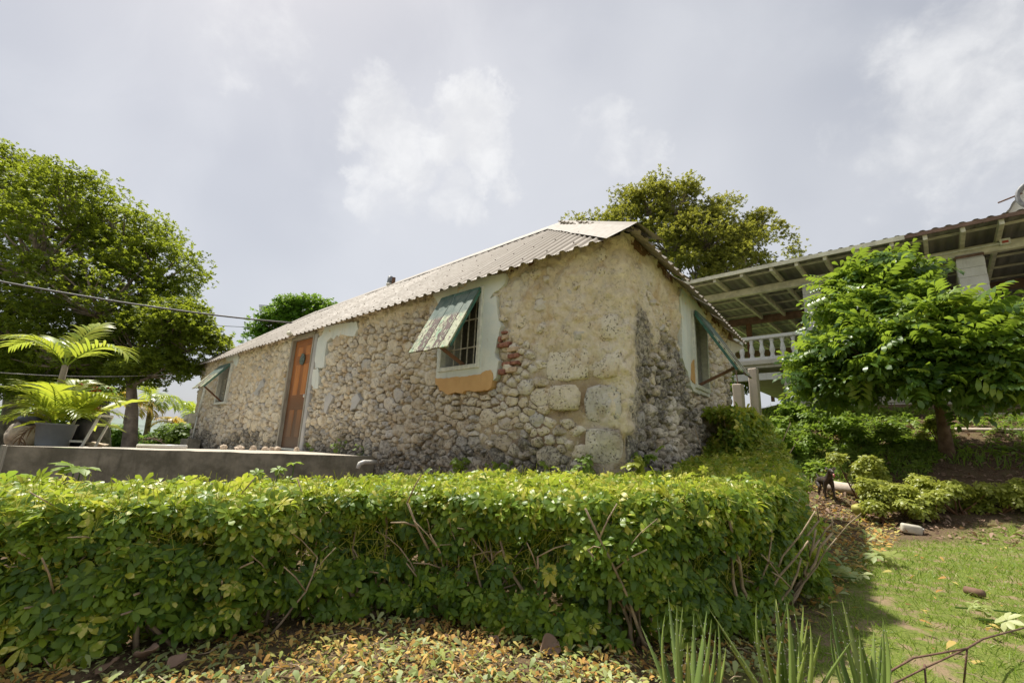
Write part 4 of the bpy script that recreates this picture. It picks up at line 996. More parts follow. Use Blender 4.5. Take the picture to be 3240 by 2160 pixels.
build_tree('big_tree', 'huge spreading shade tree with dense rounded crown behind the terrace', (b.x, b.y, -.2), [(b.x, b.y, -.3), at_y(308, 1290, 15), at_y(295, 1100, 15.2), at_y(240, 930, 15.4)],
           [LB(60, 640, 190, 15.5), LB(230, 690, 190, 14.5), LB(400, 780, 160, 15), LB(490, 870, 135, 14.2), LB(120, 830, 230, 13.6), LB(330, 950, 200, 13.4), LB(520, 960, 85, 14.5), LB(60, 1050, 210, 13.2, .6),
            LB(-220, 700, 300, 16), LB(-160, 1000, 260, 14), LB(200, 1130, 150, 13, .6), LB(340, 1100, 140, 14.6, .6), LB(20, 560, 130, 15.2), LB(120, 1190, 130, 14, .5), LB(-60, 1200, 150, 14, .5), LB(300, 1200, 120, 14, .5), LB(450, 1010, 110, 13.6), LB(560, 900, 60, 14.4), LB(180, 1250, 110, 13.6, .45), LB(40, 1270, 110, 13.6, .45), LB(330, 1250, 80, 13.8, .5)], 'tree_leaf', 21, 640, 51, .096, .60, .36, flat=.62)
b = at_y(420, 1420, 13)
build_tree('forked_tree', 'slim forked tree with low bright crown beside the cottage end', (b.x, b.y, -.2), [(b.x, b.y, -.3), at_y(418, 1300, 13), at_y(416, 1230, 13), at_y(410, 1150, 13.1)],
           [LB(440, 1090, 120, 13), LB(550, 1050, 105, 12.6), LB(600, 1090, 85, 12.8, .75), LB(480, 1170, 90, 12.6, .7), LB(420, 1200, 70, 13, .6), LB(595, 1010, 65, 13), LB(640, 1080, 50, 12.8), LB(380, 1160, 90, 13.2, .6), LB(530, 1160, 80, 12.6, .6)], 'tree_leaf', 22, 200, 42, .090, .40, .17, flat=.62)
b = at_y(48, 1420, 17)
build_tree('shade_tree', 'thick straight trunk of a shade tree at the terrace corner', (b.x, b.y, -.2), [(b.x, b.y, -.3), at_y(50, 1300, 17), at_y(48, 1150, 17)],
           [LB(30, 1130, 150, 16.5, .5), LB(-120, 1150, 180, 16.5, .6), LB(150, 1180, 110, 16, .5)], 'tree_leaf', 23, 120, 36, .12, .6, .45)
b = at_y(2150, 1380, 24)
build_tree('olive_tree', 'tall olive green tree rising behind the cottage hip roof', (b.x, b.y, 2.5), [(b.x, b.y, 2.4), at_y(2150, 1100, 24), at_y(2140, 900, 24), at_y(2150, 780, 24)],
           [LB(2060, 660, 75, 24, 1.), LB(1985, 640, 55, 25, .8), LB(2140, 650, 85, 23.5, 1.), LB(1900, 700, 50, 25, .6), LB(2180, 600, 38, 24, .6), LB(1975, 720, 75, 24), LB(2120, 780, 110, 23), LB(2240, 760, 120, 22.5), LB(2330, 780, 100, 23), LB(2310, 650, 36, 24, .8),
            LB(2400, 720, 55, 23.5), LB(2470, 735, 28, 23.5, .7), LB(2530, 790, 32, 23.5, .6), LB(2200, 870, 90, 22), LB(2330, 870, 120, 22), LB(1815, 705, 12, 25, .8), LB(2080, 560 + 20, 34, 24.5, .8), LB(2230, 690, 60, 23.4)], 'tree_leaf_b', 24, 430, 38, .128, .62, .35, flat=.8, under=-.8)
b = at_y(930, 1390, 30)
build_tree('small_tree', 'round green tree peeping over the far end of the roof', (b.x, b.y, -1), [(b.x, b.y, -1.2), at_y(930, 1200, 30), at_y(930, 1080, 30)],
           [LB(920, 1000, 62, 30, .9), LB(860, 1030, 50, 30), LB(990, 985, 58, 30, .7), LB(820, 1060, 34, 30, .7), LB(1030, 990, 40, 30, .7)], 'fargreen', 25, 130, 26, .19, .75, .3, under=-.8)

# glossy tree on the bank
def spray():
    VV = []; FF = []; o = 0
    for i in range(9):
        sd = 1 if i % 2 else -1; x = .10 + i * .10; v, f = leaflet4(.50 - .015 * i, .19, .25, .45)
        if i == 8: a = 0
        else: a = sd * R(62)
        c, s = math.cos(a), math.sin(a)
        v = np.stack([v[:, 0] * c - v[:, 1] * s + x, v[:, 0] * s + v[:, 1] * c, v[:, 2] - .25 * x * x], 1); VV.append(v); FF.append(f + o); o += 6
    return np.concatenate(VV), np.concatenate(FF)
b = on_plane(2998, 1448, UV(0, 7.2), NL); gb = Vector((b.x, b.y, ground_z(b.x, b.y)))
def GL(px, py, r, v, rz=.8): p = on_plane(px, py, UV(0, v), NL); q = pxr(r, p.y); return (p, (q, q, q * rz))
root = build_tree('glossy_tree', 'rounded tree with dark glossy drooping leaves on the bank', gb, [gb - ZV * .1, on_plane(2985, 1350, UV(0, 7.2), NL), on_plane(2965, 1230, UV(0, 7.1), NL), on_plane(2940, 1130, UV(0, 7.0), NL)],
           [GL(2850, 985, 119, 7.0), GL(2720, 1000, 111, 6.9), GL(2655, 1145, 102, 6.8), GL(2780, 1135, 145, 6.5), GL(2960, 1075, 145, 6.4), GL(3080, 1055, 93, 6.7), GL(3150, 1145, 128, 6.3), GL(2900, 1195, 119, 6.3, .5), GL(2685, 1225, 77, 6.6, .6), GL(3080, 1215, 111, 6.2, .5), GL(2850, 850, 68, 7.1), GL(2690, 905, 44, 7.0), GL(2760, 900, 55, 7.0), GL(3230, 1075, 93, 6.5), GL(2700, 900, 38, 7.0), GL(2595, 1215, 50, 6.8, .6)],
           'gloss_leaf', 31, 520, 8, .34, .30, .10, bark='redbark', under=-.75, sp=spray(), flat=.8)

# ------------------------------------------------------------------ bushes and plants
def leaf_cloud(name, mat_, parent, centers, radii, n, size, tpl, seed, up=.6, tlo=.1, thi=.9, flat=1., smooth=True):
    g = np.random.default_rng(seed); centers = np.array([tuple(c) for c in centers]); k = g.integers(0, len(centers), n); rad = np.array(radii)[k]
    d = g.normal(0, 1, (n, 3)); d /= np.linalg.norm(d, axis=1, keepdims=True); d[:, 2] = np.where(d[:, 2] < -.5, -d[:, 2], d[:, 2]); r = (g.random(n) ** .35)
    P = centers[k] + d * (rad * r)[:, None] * np.array([1, 1, flat])
    Z = d * .6 + np.array([0, 0, up]) + g.normal(0, .35, (n, 3)); t_ = np.clip(tlo + (thi - tlo) * (.25 * g.random(n) + .45 * r * (d[:, 2] * .5 + .5) + .3 * g.random(n)), 0, 1)  # tint rises towards the outside and top of each clump
    v, f, tt = instance(tpl[0], tpl[1], rot_frames(Z, g.random(n) * 6.28), P, size * (.65 + .7 * g.random(n)), t_)
    return tag(mesh(name, v, f, M[mat_], parent, smooth, tt), kind='stuff')
def rosette(n, L, W, droop=.3, tiltup=.35):
    VV = []; FF = []; o = 0
    for i in range(n):
        v, f = leaflet(L * (.75 + .25 * ((i * 7) % 5) / 4), W, .15, droop); a = i * 2.4; c, s = math.cos(a), math.sin(a); z = v[:, 2] + v[:, 0] * tiltup * (.3 + .7 * (i / n))
        VV.append(np.stack([v[:, 0] * c - v[:, 1] * s, v[:, 0] * s + v[:, 1] * c, z + .08 * i / n], 1)); FF.append(f + o); o += 8
    return np.concatenate(VV), np.concatenate(FF)
ROS = rosette(7, 1., .42); ROS5 = rosette(5, 1., .5, .25, .6)
LBL = ['yellow green shrub nearest the dog, leaning over the pale pipe', 'yellow green shrub second from the dog in the row', 'bushy yellow green shrub behind the white container', 'low yellow green shrub right above the white container', 'wide yellow green shrub fourth along the lawn edge', 'tall thin yellow green shrub in front of the glossy tree trunk', 'spreading yellow green shrub at the picture edge of the row', 'sparse yellow green shrub in the shade of the bank']
for i, (px, py, zz, h_, w_, n) in enumerate(((2722, 1600, .22, .72, .36, 190), (2800, 1625, .2, .60, .36, 180), (2895, 1640, .15, .55, .40, 200), (2960, 1655, .12, .42, .36, 170), (3040, 1655, .12, .52, .42, 200), (3000, 1560, .42, .55, .26, 90), (3170, 1665, .12, .45, .46, 220), (3190, 1560, .42, .5, .4, 110))):
    p = on_z(px, py, zz); gz = ground_z(p.x, p.y); e = empty('yellow_shrub', (p.x, p.y, gz), LBL[i], 'shrub', 'yellow green shrubs along the lawn'); rr = random.Random(i + 50)
    cs = []; st = MB()
    for k in range(7):
        q = Vector((p.x + rr.uniform(-1, 1) * w_ * .75, p.y + rr.uniform(-1, 1) * w_ * .6, gz + h_ * rr.uniform(.2, .9))); cs.append(q)
        st.tube([Vector((p.x, p.y, gz - .03)) + Vector((rr.uniform(-.05, .05), rr.uniform(-.05, .05), 0)), Vector((p.x, p.y, gz)).lerp(q, .5) + Vector((0, 0, -.02)), q], [.016, .011, .005], 6)
    st.build('stem', M['timber'], e, True)
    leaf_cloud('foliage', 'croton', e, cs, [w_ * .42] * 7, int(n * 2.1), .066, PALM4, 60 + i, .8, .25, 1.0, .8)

# ------------------------------------------------------------------ pavilion on the bank
pav = empty('pavilion', UV(-1, 9.7, 2.2), 'open pavilion with tin roof, block columns and white balustrade on the bank', 'pavilion')
VE, ZE = 8.9, 5.72
def roofz(v): return ZE + (v - VE) * .012
def pu(px, py, v): p = on_plane(px, py, UV(0, v), NL); return (p - C0).dot(DL), p.z
UL = pu(2174, 897, VE)[0] + 3.2; UR = -7.5
beam = MB().bar(UV(UL - .05, 10.0, 5.46), UV(UR, 10.0, 5.46), .14, .19).build('front_beam', M['cream_timber'], pav, bevel=.008)
k = UL
while k > UR:
    e = max(k - .82, UR); us = list(np.arange(e, k, .02)) + [k]; V = []; F = []
    for uu in us:
        q = (uu % .205) / .205; h = .03 * (1 if .2 < q < .45 else max(0, min(1, q / .2)) if q <= .2 else max(0, 1 - (q - .45) / .18))
        for vv in (VE, 11, 14, 18, 23): V.append(UV(uu, vv, roofz(vv) + .02 + h))
    for i in range(len(us) - 1):
        for j in range(4): a = i * 5 + j; F.append([a, a + 1, a + 6, a + 5])
    mesh('roof_sheet', V, np.array(F), M['galv'], pav, True, rnd.random()); k = e
raf = [pu(x, y, VE)[0] for x, y in ((2260, 905), (2345, 885), (2438, 850), (2518, 835), (2608, 815), (2709, 790), (2820, 772), (2926, 745), (3046, 720), (3169, 695))] + [-4.2, -5.1, -6.0, UL - .4, UL - 1.2, UL - 2.0, UL - 2.8]
for uu in raf: MB().bar(UV(uu, VE + .03, roofz(VE) - .10), UV(uu, 23, roofz(23) - .10), .075, .14).build('rafter', M['cream_timber'], pav, bevel=.006)
for vv in (9.4, 10.5, 11.5, 12.4, 13.4, 14.4, 15.4, 16.6, 18, 19.5, 21, 22.5): MB().bar(UV(UL, vv, roofz(vv) - .005), UV(UR, vv, roofz(vv) - .005), .05, .045).build('purlin', M['cream_timber'], pav)
um = pu(2862, 753, VE)[0]
MB().bar(UV(UL, VE - .015, roofz(VE) - .035), UV(um, VE - .015, roofz(VE) - .035), .03, .10).build('fascia', M['cream_timber'], pav)
MB().bar(UV(um, VE - .012, roofz(VE) - .03), UV(UR, VE - .012, roofz(VE) - .03), .03, .08).build('fascia', M['redtimber'], pav)
MB().bar(UV(UL, 13.6, 5.60), UV(UR, 13.6, 5.60), .1, .26).build('inner_beam', M['redtimber'], pav)
MB().bar(UV(UL, 18.6, 5.45), UV(UR, 18.6, 5.45), .1, .26).build('inner_beam', M['redtimber'], pav)
for uu in (2.6, .9, -2.0): MB().bar(UV(uu, 13.6, 3.3), UV(uu, 13.6, 5.5), .15, .15, DL).build('timber_post', M['timber'], pav)
for uu in (3.2, 1.6, -.2): MB().bar(UV(uu, 18.6, 3.3), UV(uu, 18.6, 5.4), .12, .12, DL).build('timber_post', M['timber'], pav)
for (ua, ub) in ((.25, -.17), (-2.66, -3.10)):
    col_ = MB().box(UV((ua + ub) / 2, 10.02, 4.4), abs(ua - ub) - .02, .38, 1.95, DL, NB, ZV).build('column', M['cement'], pav)
    for i in range(9): MB().box(UV((ua + ub) / 2 + .004 * (i % 2), 10.02, 3.52 + i * .205), abs(ua - ub), .40, .197, DL, NB, ZV).build('block', M['greyblock'], col_, bevel=.006)
    MB().box(UV((ua + ub) / 2, 10.02, 5.325), abs(ua - ub) + .01, .41, .06, DL, NB, ZV).build('capital', M['redtimber'] if ua < 0 else M['greyblock'], col_)
SLB = 3.36; VB = 9.7
MB().box(UV(-2.2, 16.2, SLB - .08), 9.6, 13.2, .16, DL, NB, ZV).build('floor_slab', M['block'], pav)
MB().box(UV(-2.2, VB, SLB - .02), 9.7, .34, .13, DL, NB, ZV).build('slab_edge', M['block'], pav, bevel=.02)
MB().box(UV(-2.2, VB, SLB + .085), 9.7, .17, .085, DL, NB, ZV).build('bottom_rail', M['whitewash'], pav, bevel=.012)
MB().box(UV(-2.2, VB, SLB + .66), 9.7, .18, .09, DL, NB, ZV).build('top_rail', M['whitewash'], pav, bevel=.014)
bu = [pu(x, 1110, VB)[0] for x in (2317.6, 2348, 2379, 2411, 2444)]; stp = (bu[0] - bu[4]) / 4
prof = [(.062, 0), (.062, .035), (.04, .05), (.055, .07), (.04, .09), (.052, .12), (.066, .18), (.06, .24), (.042, .32), (.034, .38), (.05, .41), (.036, .425), (.058, .45), (.058, .49)]
b0 = MB().lathe((0, 0, 0), prof, 12).build('baluster', M['whitewash'], None, True); b0d = b0.data; bpy.data.objects.remove(b0)
for i in range(28):
    uu = bu[0] + stp * 2 - stp * i
    if uu < -6: break
    o = link('baluster', b0d, pav); o.matrix_parent_inverse = Matrix.Translation(-Vector(pav.location)); o.location = UV(uu, VB, SLB + .125)
# block retaining wall under the slab, posts, lintel
rw_ = MB().box(UV(-2.6, 9.86, 2.2), 6.9, .12, 2.2, DL, NB, ZV).build('retaining_wall', M['block'], pav)
for r_ in range(7):
    for i in range(15):
        uu = .62 - i * .46 - (.23 if r_ % 2 else 0); MB().box(UV(uu, 9.78 + .008 * rnd.random(), 3.17 - r_ * .215), .448, .12, .204, DL, NB, ZV).build('block', M['block'], rw_, bevel=.012)
MB().bar(UV(3.2, 9.8, 2.98), UV(.9, 9.8, 2.98), .2, .18).build('lintel', M['whitewash'], pav)
# brown gable wall and second building behind on the right
gw = MB(); q = [UV(-3.9, 12.6, 3.4), UV(-7.5, 12.6, 3.4), UV(-7.5, 12.6, 5.9), UV(-3.9, 12.6, 4.7)]
gw.add(q + [p + NB * .2 for p in q], [[0, 1, 2, 3], [7, 6, 5, 4], [0, 3, 7, 4], [3, 2, 6, 7]]); gw.build('inner_wall', simple('brown_render', (.20, .15, .10), .9, .2, 3), pav)
MB().bar(UV(-3.6, 12.5, 4.55), UV(-7.4, 12.5, 6.0), .12, .16).build('hip_rafter', M['timber'], pav)
jb = MB(); jq = on_plane(3180, 765, UV(0, 9.88), NL); jb.box(jq, .16, .08, .13, DL, NB, ZV); jb.bar(jq - ZV * .02, jq + DL * 2.2 - ZV * .04, .03, .03); jo = jb.build('junction_box', M['whitepaint'], pav, bevel=.008)
MB().box(jq - NB * .043 - ZV * .01, .095, .006, .05, DL, NB, ZV).build('warning_label', simple('red_label', (.38, .07, .04), .5, .1), jo)
pavp = [('concrete_post', 'squat cracked concrete post with iron rod beside the cottage wall', 2335, 1215, 2335, 1310, .17, 8.3), ('concrete_post', 'taller pale concrete post under the balustrade', 2382, 1166, 2395, 1330, .16, 8.6)]
for nm, lb, xa, ya, xb, yb, wd_, vv in pavp:
    a = on_plane(xa, ya, UV(0, vv), NL); bb = Vector((a.x, a.y, ground_z(a.x, a.y) - .1)); o = MB().bar(bb, a, wd_ * 1.25, wd_ * 1.25, DL).build(nm, M['pinkpost'], None, bevel=.02); tag(o, lb, 'post', 'concrete posts below the pavilion')
    for v_ in o.data.vertices: v_.co += Vector((noise.noise(v_.co * 5), noise.noise(v_.co * 7), noise.noise(v_.co * 6))) * .02
    if 'rod' in lb: MB().tube([a - ZV * .1, a + ZV * .35 + DL * .02, a + ZV * .6], .012, 6).build('iron_rod', M['rust'], o)
# house roof showing above the pavilion
wh = empty('white_house', UV(-6, 19, 4), 'white gabled house with tin roof just above the pavilion roof', 'house')
p0 = on_plane(3180, 690, UV(0, 18), NL); g1 = on_plane(3240, 600, UV(0, 18), NL); d_ = (g1 - p0)
MB().add([p0 - ZV * 3, p0 - d_ * .5 - ZV * .3, p0, g1 + d_ * 2, g1 + d_ * 2 - DL * 6 , p0 - DL * 6 - ZV * 3], [[0, 1, 2, 3, 4, 5]]).build('gable_wall', M['whitewash'], wh)
V = []; F = []
for i in range(60):
    q = p0 - d_ * 1 + d_ * 4.5 * i / 59; h = .03 * (i % 4 in (1, 2)); n_ = Vector((0, 0, 1)); V += [q + n_ * (h + .02) - NB * .35, q + n_ * (h + .02) + NB * 3]
for i in range(59): F.append([2 * i, 2 * i + 2, 2 * i + 3, 2 * i + 1])
mesh('gable_roof', V, F, M['galv'], wh)
lp = MB(); cc = on_plane(3283, 612, UV(0, 16.5), NL); pts = [cc + (DL * math.cos(t_) + ZV * math.sin(t_) * 1.05) * .42 for t_ in np.linspace(R(-60), R(210), 22)]; lp.tube(pts, .06, 10)
lpo = tag(lp.build('curved_pipe', simple('grey_pipe', (.20, .20, .21), .5), None, True), 'grey curved pipe loop at the white gable', 'pipe')
MB().tube([cc + DL * .85 - ZV * .02, cc + DL * .3 + ZV * .12], .025, 6).build('rusty_clamp', M['rust'], lpo)

# ------------------------------------------------------------------ bank vegetation, lawn, litter
def scatter_in(n, poly, g, cond=None):
    xs = [p[0] for p in poly]; ys = [p[1] for p in poly]; o = []
    while len(o) < n:
        x = g.uniform(min(xs), max(xs)); y = g.uniform(min(ys), max(ys))
        if inpoly(x, y, poly) and (cond is None or cond(x, y)): o.append((x, y, ground_z(x, y)))
    return np.array(o)
def blade_tpl(w_=.05, bend=.5):
    return np.array([(0, -w_, 0), (0, w_, 0), (.1 * bend, -w_ * .8, .5), (.1 * bend, w_ * .8, .5), (.55 * bend, 0, 1.)]), np.array([(0, 1, 3), (0, 3, 2), (2, 3, 4)])
def blades(name, label, pts, h0, h1, mat_, seed, lean=.35, w_=.05, cat='grass', bend=.5):
    g = np.random.default_rng(seed); n = len(pts); Z = g.normal(0, lean, (n, 3)); Z[:, 2] = 1
    v, f, tt = instance(*blade_tpl(w_, bend), rot_frames(Z, g.random(n) * 6.28), pts - np.array([0, 0, .005]), h0 + (h1 - h0) * g.random(n), np.clip(g.normal(.45, .24, n), 0, 1))
    return tag(mesh(name, v, f, M[mat_], None, False, tt), label, cat, kind='stuff')
g = random.Random(77)
near = [p for p in LAWN]
LP1 = scatter_in(46000, [(1.0, .9), (9, .9), (9, 7), (1.0, 7)], g, lambda x, y: y < 4.2 + .1 * x and lawn_k(x, y) > g.random() * .9 and g.random() < (1.0 if y < 3.4 else .5) and noise.noise(Vector((x * 3, y * 3, 2))) + .7 * noise.noise(Vector((x * 9, y * 9, 5))) > -.28)
LP2 = scatter_in(16000, [(2.5, 3.4), (9, 3.4), (9, 7), (2.5, 7)], g, lambda x, y: lawn_k(x, y) > g.random() * .9)
blades('lawn_grass', 'short sunlit lawn grass to the right of the hedge', LP1, .022, .06, 'grass', 1, .8, .04, bend=.9)
blades('lawn_grass', 'short lawn grass farther back towards the shrubs', LP2, .025, .055, 'grass', 2, .8, .07, bend=.9)
BK = [tuple(UV(u_, v_)[:2]) for u_, v_ in ((.9, 5.6), (-1.7, 6.4), (-2.2, 8), (-1.2, 9.5), (2.6, 9.6), (2.2, 6.5))]
blades('bank_grass', 'long bright grass growing on the bank below the pavilion', scatter_in(9000, BK, g, lambda x, y: noise.noise(Vector((x * 1.3, y * 1.3, 6))) > -.25), .06, .20, 'weed', 3, .45, .04, bend=.8)
BK2 = [tuple(UV(u_, v_)[:2]) for u_, v_ in ((-1.7, 6.9), (-6, 6.6), (-6, 9.4), (-1.2, 9.4))]
blades('shade_grass', 'sparse weeds in the shade under the glossy tree', scatter_in(1500, BK2, g, lambda x, y: noise.noise(Vector((x * 1.3, y * 1.3, 6))) > .05), .08, .25, 'weed', 4, .4, .04, bend=.8)
wl = ['bright leafy weed climbing beside the concrete posts', 'leafy weed at the foot of the retaining wall', 'broad leaved weed beside the glossy tree trunk', 'clump of light green weeds behind the hedge top', 'green creeper mass under the pavilion slab', 'lush weed clump between the posts and the tree']
for i, (px, py, vv, r_, n) in enumerate(((2420, 1330, 7.6, .42, 300), (2560, 1300, 8.8, .40, 220), (2800, 1380, 7.6, .38, 200), (2520, 1390, 6.8, .40, 260), (2310, 1230, 9.6, .7, 420), (2640, 1350, 8.0, .45, 260))):
    p = on_plane(px, py, UV(0, vv), NL); gz = ground_z(p.x, p.y); e = empty('weed', (p.x, p.y, gz), wl[i], 'weed', 'weeds on the bank'); rr = random.Random(i)
    leaf_cloud('leaves', 'weed', e, [Vector((p.x + rr.uniform(-r_, r_), p.y + rr.uniform(-r_, r_), max(gz, p.z - .3) + rr.uniform(.0, r_ * .8))) for _ in range(6)], [r_ * .55] * 6, n, .10, ROS5, 80 + i, .8, .1, 1.)
wb_l = ['small weed sprouting at the wall foot under the near window', 'leafy weed at the wall foot below the ochre sill', 'five leaved seedling near the cottage corner', 'low weed between the seedlings at the wall', 'young plant with pale leaves at the cottage corner', 'sprout at the side wall beyond the corner', 'grassy weed by the door jamb', 'fern like weed on the wall base beside the door', 'tiny weed on the terrace against the wall']
for i, (px, py, n, sz) in enumerate(((1590, 1485, 10, .055), (1460, 1465, 16, .06), (1868, 1460, 14, .06), (1680, 1480, 8, .055), (1990, 1470, 9, .075), (2040, 1450, 10, .06), (985, 1418, 9, .04), (1078, 1405, 14, .045), (1150, 1425, 7, .035))):
    s_w, z_w = (lw(px, py, .1) if px < 1960 else rw(px, py, .1)); p = LW(s_w, z_w, .1) if px < 1960 else RW(s_w, z_w, .1); e = empty('seedling', p, wb_l[i], 'weed', 'weeds at the wall foot'); rr = random.Random(i + 5)
    leaf_cloud('leaves', 'weed' if i not in (4,) else 'croton', e, [p + Vector((rr.uniform(-.12, .12), rr.uniform(-.05, .05), rr.uniform(-.1, .06))) for _ in range(5)], [.07] * 5, n, sz, PALM6, 120 + i, .6, .2, .9)
    MB().tube([p - ZV * .3, p - ZV * .1 + DL * .01, p + ZV * .04], [.006, .005, .003], 5).build('stem', M['weed'], e)
# sprigs standing up out of the hedge, left
hs = ['tall schefflera sprig standing above the hedge before the terrace', 'short schefflera sprig near the picture edge', 'low schefflera sprig at the hedge corner', 'dark sprig above the hedge middle', 'yellow sprig rising over the hedge below the door']
for i, (px, py, Y, n, sz) in enumerate(((230, 1475, 2.9, 3, .11), (105, 1525, 2.7, 3, .085), (25, 1535, 2.6, 3, .09), (825, 1490, 3.2, 3, .06), (905, 1478, 3.3, 3, .055))):
    p = at_y(px, py, Y); e = empty('hedge_sprig', (p.x, p.y, .5), hs[i], 'sprig', 'sprigs above the hedge'); rr = random.Random(i)
    gq = np.random.default_rng(i); P = np.array([tuple(p + Vector((rr.uniform(-.05, .05), rr.uniform(-.04, .04), rr.uniform(-.06, .06)))) for _ in range(n)])
    Z = gq.normal(0, .3, (n, 3)); Z[:, 2] = 1; v, f, tt = instance(*PALM7, rot_frames(Z, gq.random(n) * 6), P, sz * (.8 + .4 * gq.random(n)), np.full(n, .66)); mesh('leaves', v, f, M['weed'], e, True, tt)
    for q in P: MB().tube([Vector(q) - ZV * .26 + Vector((.02, 0, 0)), Vector(q) - ZV * .12, Vector(q)], [.004, .0035, .003], 5).build('stem', M['weed'], e)

def litter(name, label, pts, size, mat_, seed, tlo=0., thi=1., tilt=.35, tpl=None, lift=.012, kind='stuff'):
    g_ = np.random.default_rng(seed); n = len(pts); Z = g_.normal(0, tilt, (n, 3)); Z[:, 2] = 1; tp_ = tpl or leaflet4(1., .42, .3, -.15)
    P = pts + np.stack([np.zeros(n), np.zeros(n), lift + .015 * g_.random(n)], -1)
    v, f, tt = instance(*tp_, rot_frames(Z, g_.random(n) * 6.28), P, size * (.35 + 1.25 * g_.random(n) ** 1.5), tlo + (thi - tlo) * g_.random(n))
    return tag(mesh(name, v, f, M[mat_], None, True, tt), label, 'leaves', kind=kind)
FG = [(-2.4, 1.2), (2.2, 1.2), (1.9, 2.3), (1.0, 2.5), (.2, 2.75), (-.5, 2.85), (-1.2, 2.55), (-2.2, 2.2)]
litter('leaf_litter', 'carpet of dry brown and yellow fallen leaves before the hedge', scatter_in(12000, FG, g, lambda x, y: lawn_k(x, y) < .6 and noise.noise(Vector((x * 2.5, y * 2.5, 11))) > -.3 + .25 * g.random()), .028, 'dry', 5, .0, 1., .5)
litter('leaf_litter', 'pale green hedge clippings scattered over the dry leaves', scatter_in(4200, FG, g, lambda x, y: lawn_k(x, y) < .7 and noise.noise(Vector((x * 2, y * 2, 19))) > -.2), .036, 'cut', 6, 0., 1., .5)
RS = [tuple(on_z(*q, .05)[:2]) for q in ((2400, 2000), (2480, 1850), (2560, 1640), (2640, 1560), (2760, 1590), (2850, 1680), (2760, 1760), (2640, 1880), (2520, 2010))]
litter('leaf_litter', 'orange and tan leaves strewn between the hedge and the lawn', scatter_in(3000, RS, g), .06, 'dry', 7, .1, .8)
litter('leaf_litter', 'green cuttings lying between the hedge and the lawn', scatter_in(1100, RS, g), .07, 'cut', 8)
MU = [tuple(UV(u_, v_)[:2]) for u_, v_ in ((.6, 4.7), (-5, 3.8), (-6.5, 6.0), (-6, 9), (-1.4, 9), (-1, 6.5), (.6, 6.2))]
blades('litter_grass', 'thin grass and seedlings coming up through the leaf litter', scatter_in(2600, FG, g, lambda x, y: noise.noise(Vector((x * 2.2, y * 2.2, 41))) > .02), .02, .06, 'weed', 46, .7, .05, bend=.9)
tw = MB()
for i in range(170):
    x, y, z = scatter_in(1, FG if i < 120 else RS, g)[0]; a = g.uniform(0, 6.28); L = g.uniform(.04, .16); d = Vector((math.cos(a), math.sin(a), 0)); p = Vector((x, y, z + .03))
    tw.tube([p, p + d * L * .5 + ZV * g.uniform(-.01, .02), p + d * L + Vector((g.uniform(-.02, .02), g.uniform(-.02, .02), g.uniform(-.01, .01)))], [.0025, .002, .001], 4)
tag(tw.build('fallen_twigs', M['paletwig'], None, True), 'small broken twigs lying on the leaf litter', 'twigs', kind='stuff')
litter('mulch', 'brown bark mulch and dead leaves on the bank around the shrubs', scatter_in(6500, MU, g), .07, 'brownleaf', 9, tilt=.5)
litter('lawn_litter', 'stray dry leaves and twigs dotted over the lawn', scatter_in(330, [(1.3, 1.4), (7, 1.4), (7, 6), (2, 4)], g), .05, 'dry', 10, 0, .7)
litter('ground_cover', 'leafy green ground cover spreading over the bank', scatter_in(1700, BK, g), .095, 'weed', 44, .2, 1., .5, PALM4, .07)
litter('ground_cover', 'sparse green ground cover under the glossy tree', scatter_in(700, BK2, g, lambda x, y: noise.noise(Vector((x, y, 3))) > -.1), .08, 'weed', 45, .1, .8, .5, PALM4, .06)
bl = ['large curled brown leaf at the hedge foot', 'broad dead leaf folded against the hedge stems', 'crumpled brown leaf lying near the hedge centre', 'big tan leaf standing on edge under the hedge', 'dark curled leaf beside the hedge base', 'torn brown leaf among the litter', 'dried leaf below the hedge, grey side up', 'leathery brown leaf at the edge of the litter']
for i, (px, py, sz) in enumerate(((465, 2085, .11), (560, 2105, .085), (340, 2120, .09), (1735, 2065, .13), (1330, 1985, .075), (1560, 2040, .085), (1190, 1955, .07), (1430, 2035, .085))):
    p = on_z(px, py, .01); K = 8; V = []; F = []; rr = random.Random(i + 2); a0 = rr.uniform(0, 6.28); cu = rr.uniform(.5, 1.3)
    for j in range(K + 1):
        x = j / K; wd_ = .34 * math.sin(math.pi * x ** .8) + .012 + .03 * noise.noise(Vector((j * .9, i, 0)))
        for k in range(7):
            y = (k - 3) / 3 * wd_; zz = cu * y * y * 1.6 + .3 * (x - .45) ** 2 * cu + .07 * noise.noise(Vector((x * 5, y * 6, i))) - .03 * (k == 3)
            V.append(Vector(((x - .5) * math.cos(a0) - y * math.sin(a0), (x - .5) * math.sin(a0) + y * math.cos(a0), zz)) * sz)
    for j in range(K):
        for k in range(6): a = j * 7 + k; F.append([a, a + 1, a + 8, a + 7])
    Rm = Matrix.Rotation(R(rr.uniform(-5, 40)), 3, 'X') @ Matrix.Rotation(R(rr.uniform(-30, 30)), 3, 'Y')
    V = [Rm @ v + p + ZV * sz * .15 for v in V]
    o = mesh('dead_leaf', V, F, M['brownleaf'], None, True, rr.random()); tag(o, bl[i], 'leaf', 'large dead leaves under the hedge')
    mm = o.modifiers.new('thick', 'SOLIDIFY'); mm.thickness = .002

# ------------------------------------------------------------------ things on the terrace
def on_slab(px, py):
    p = on_z(px, py, ZT - .012); return Vector((p.x, p.y, slab_z(p)))
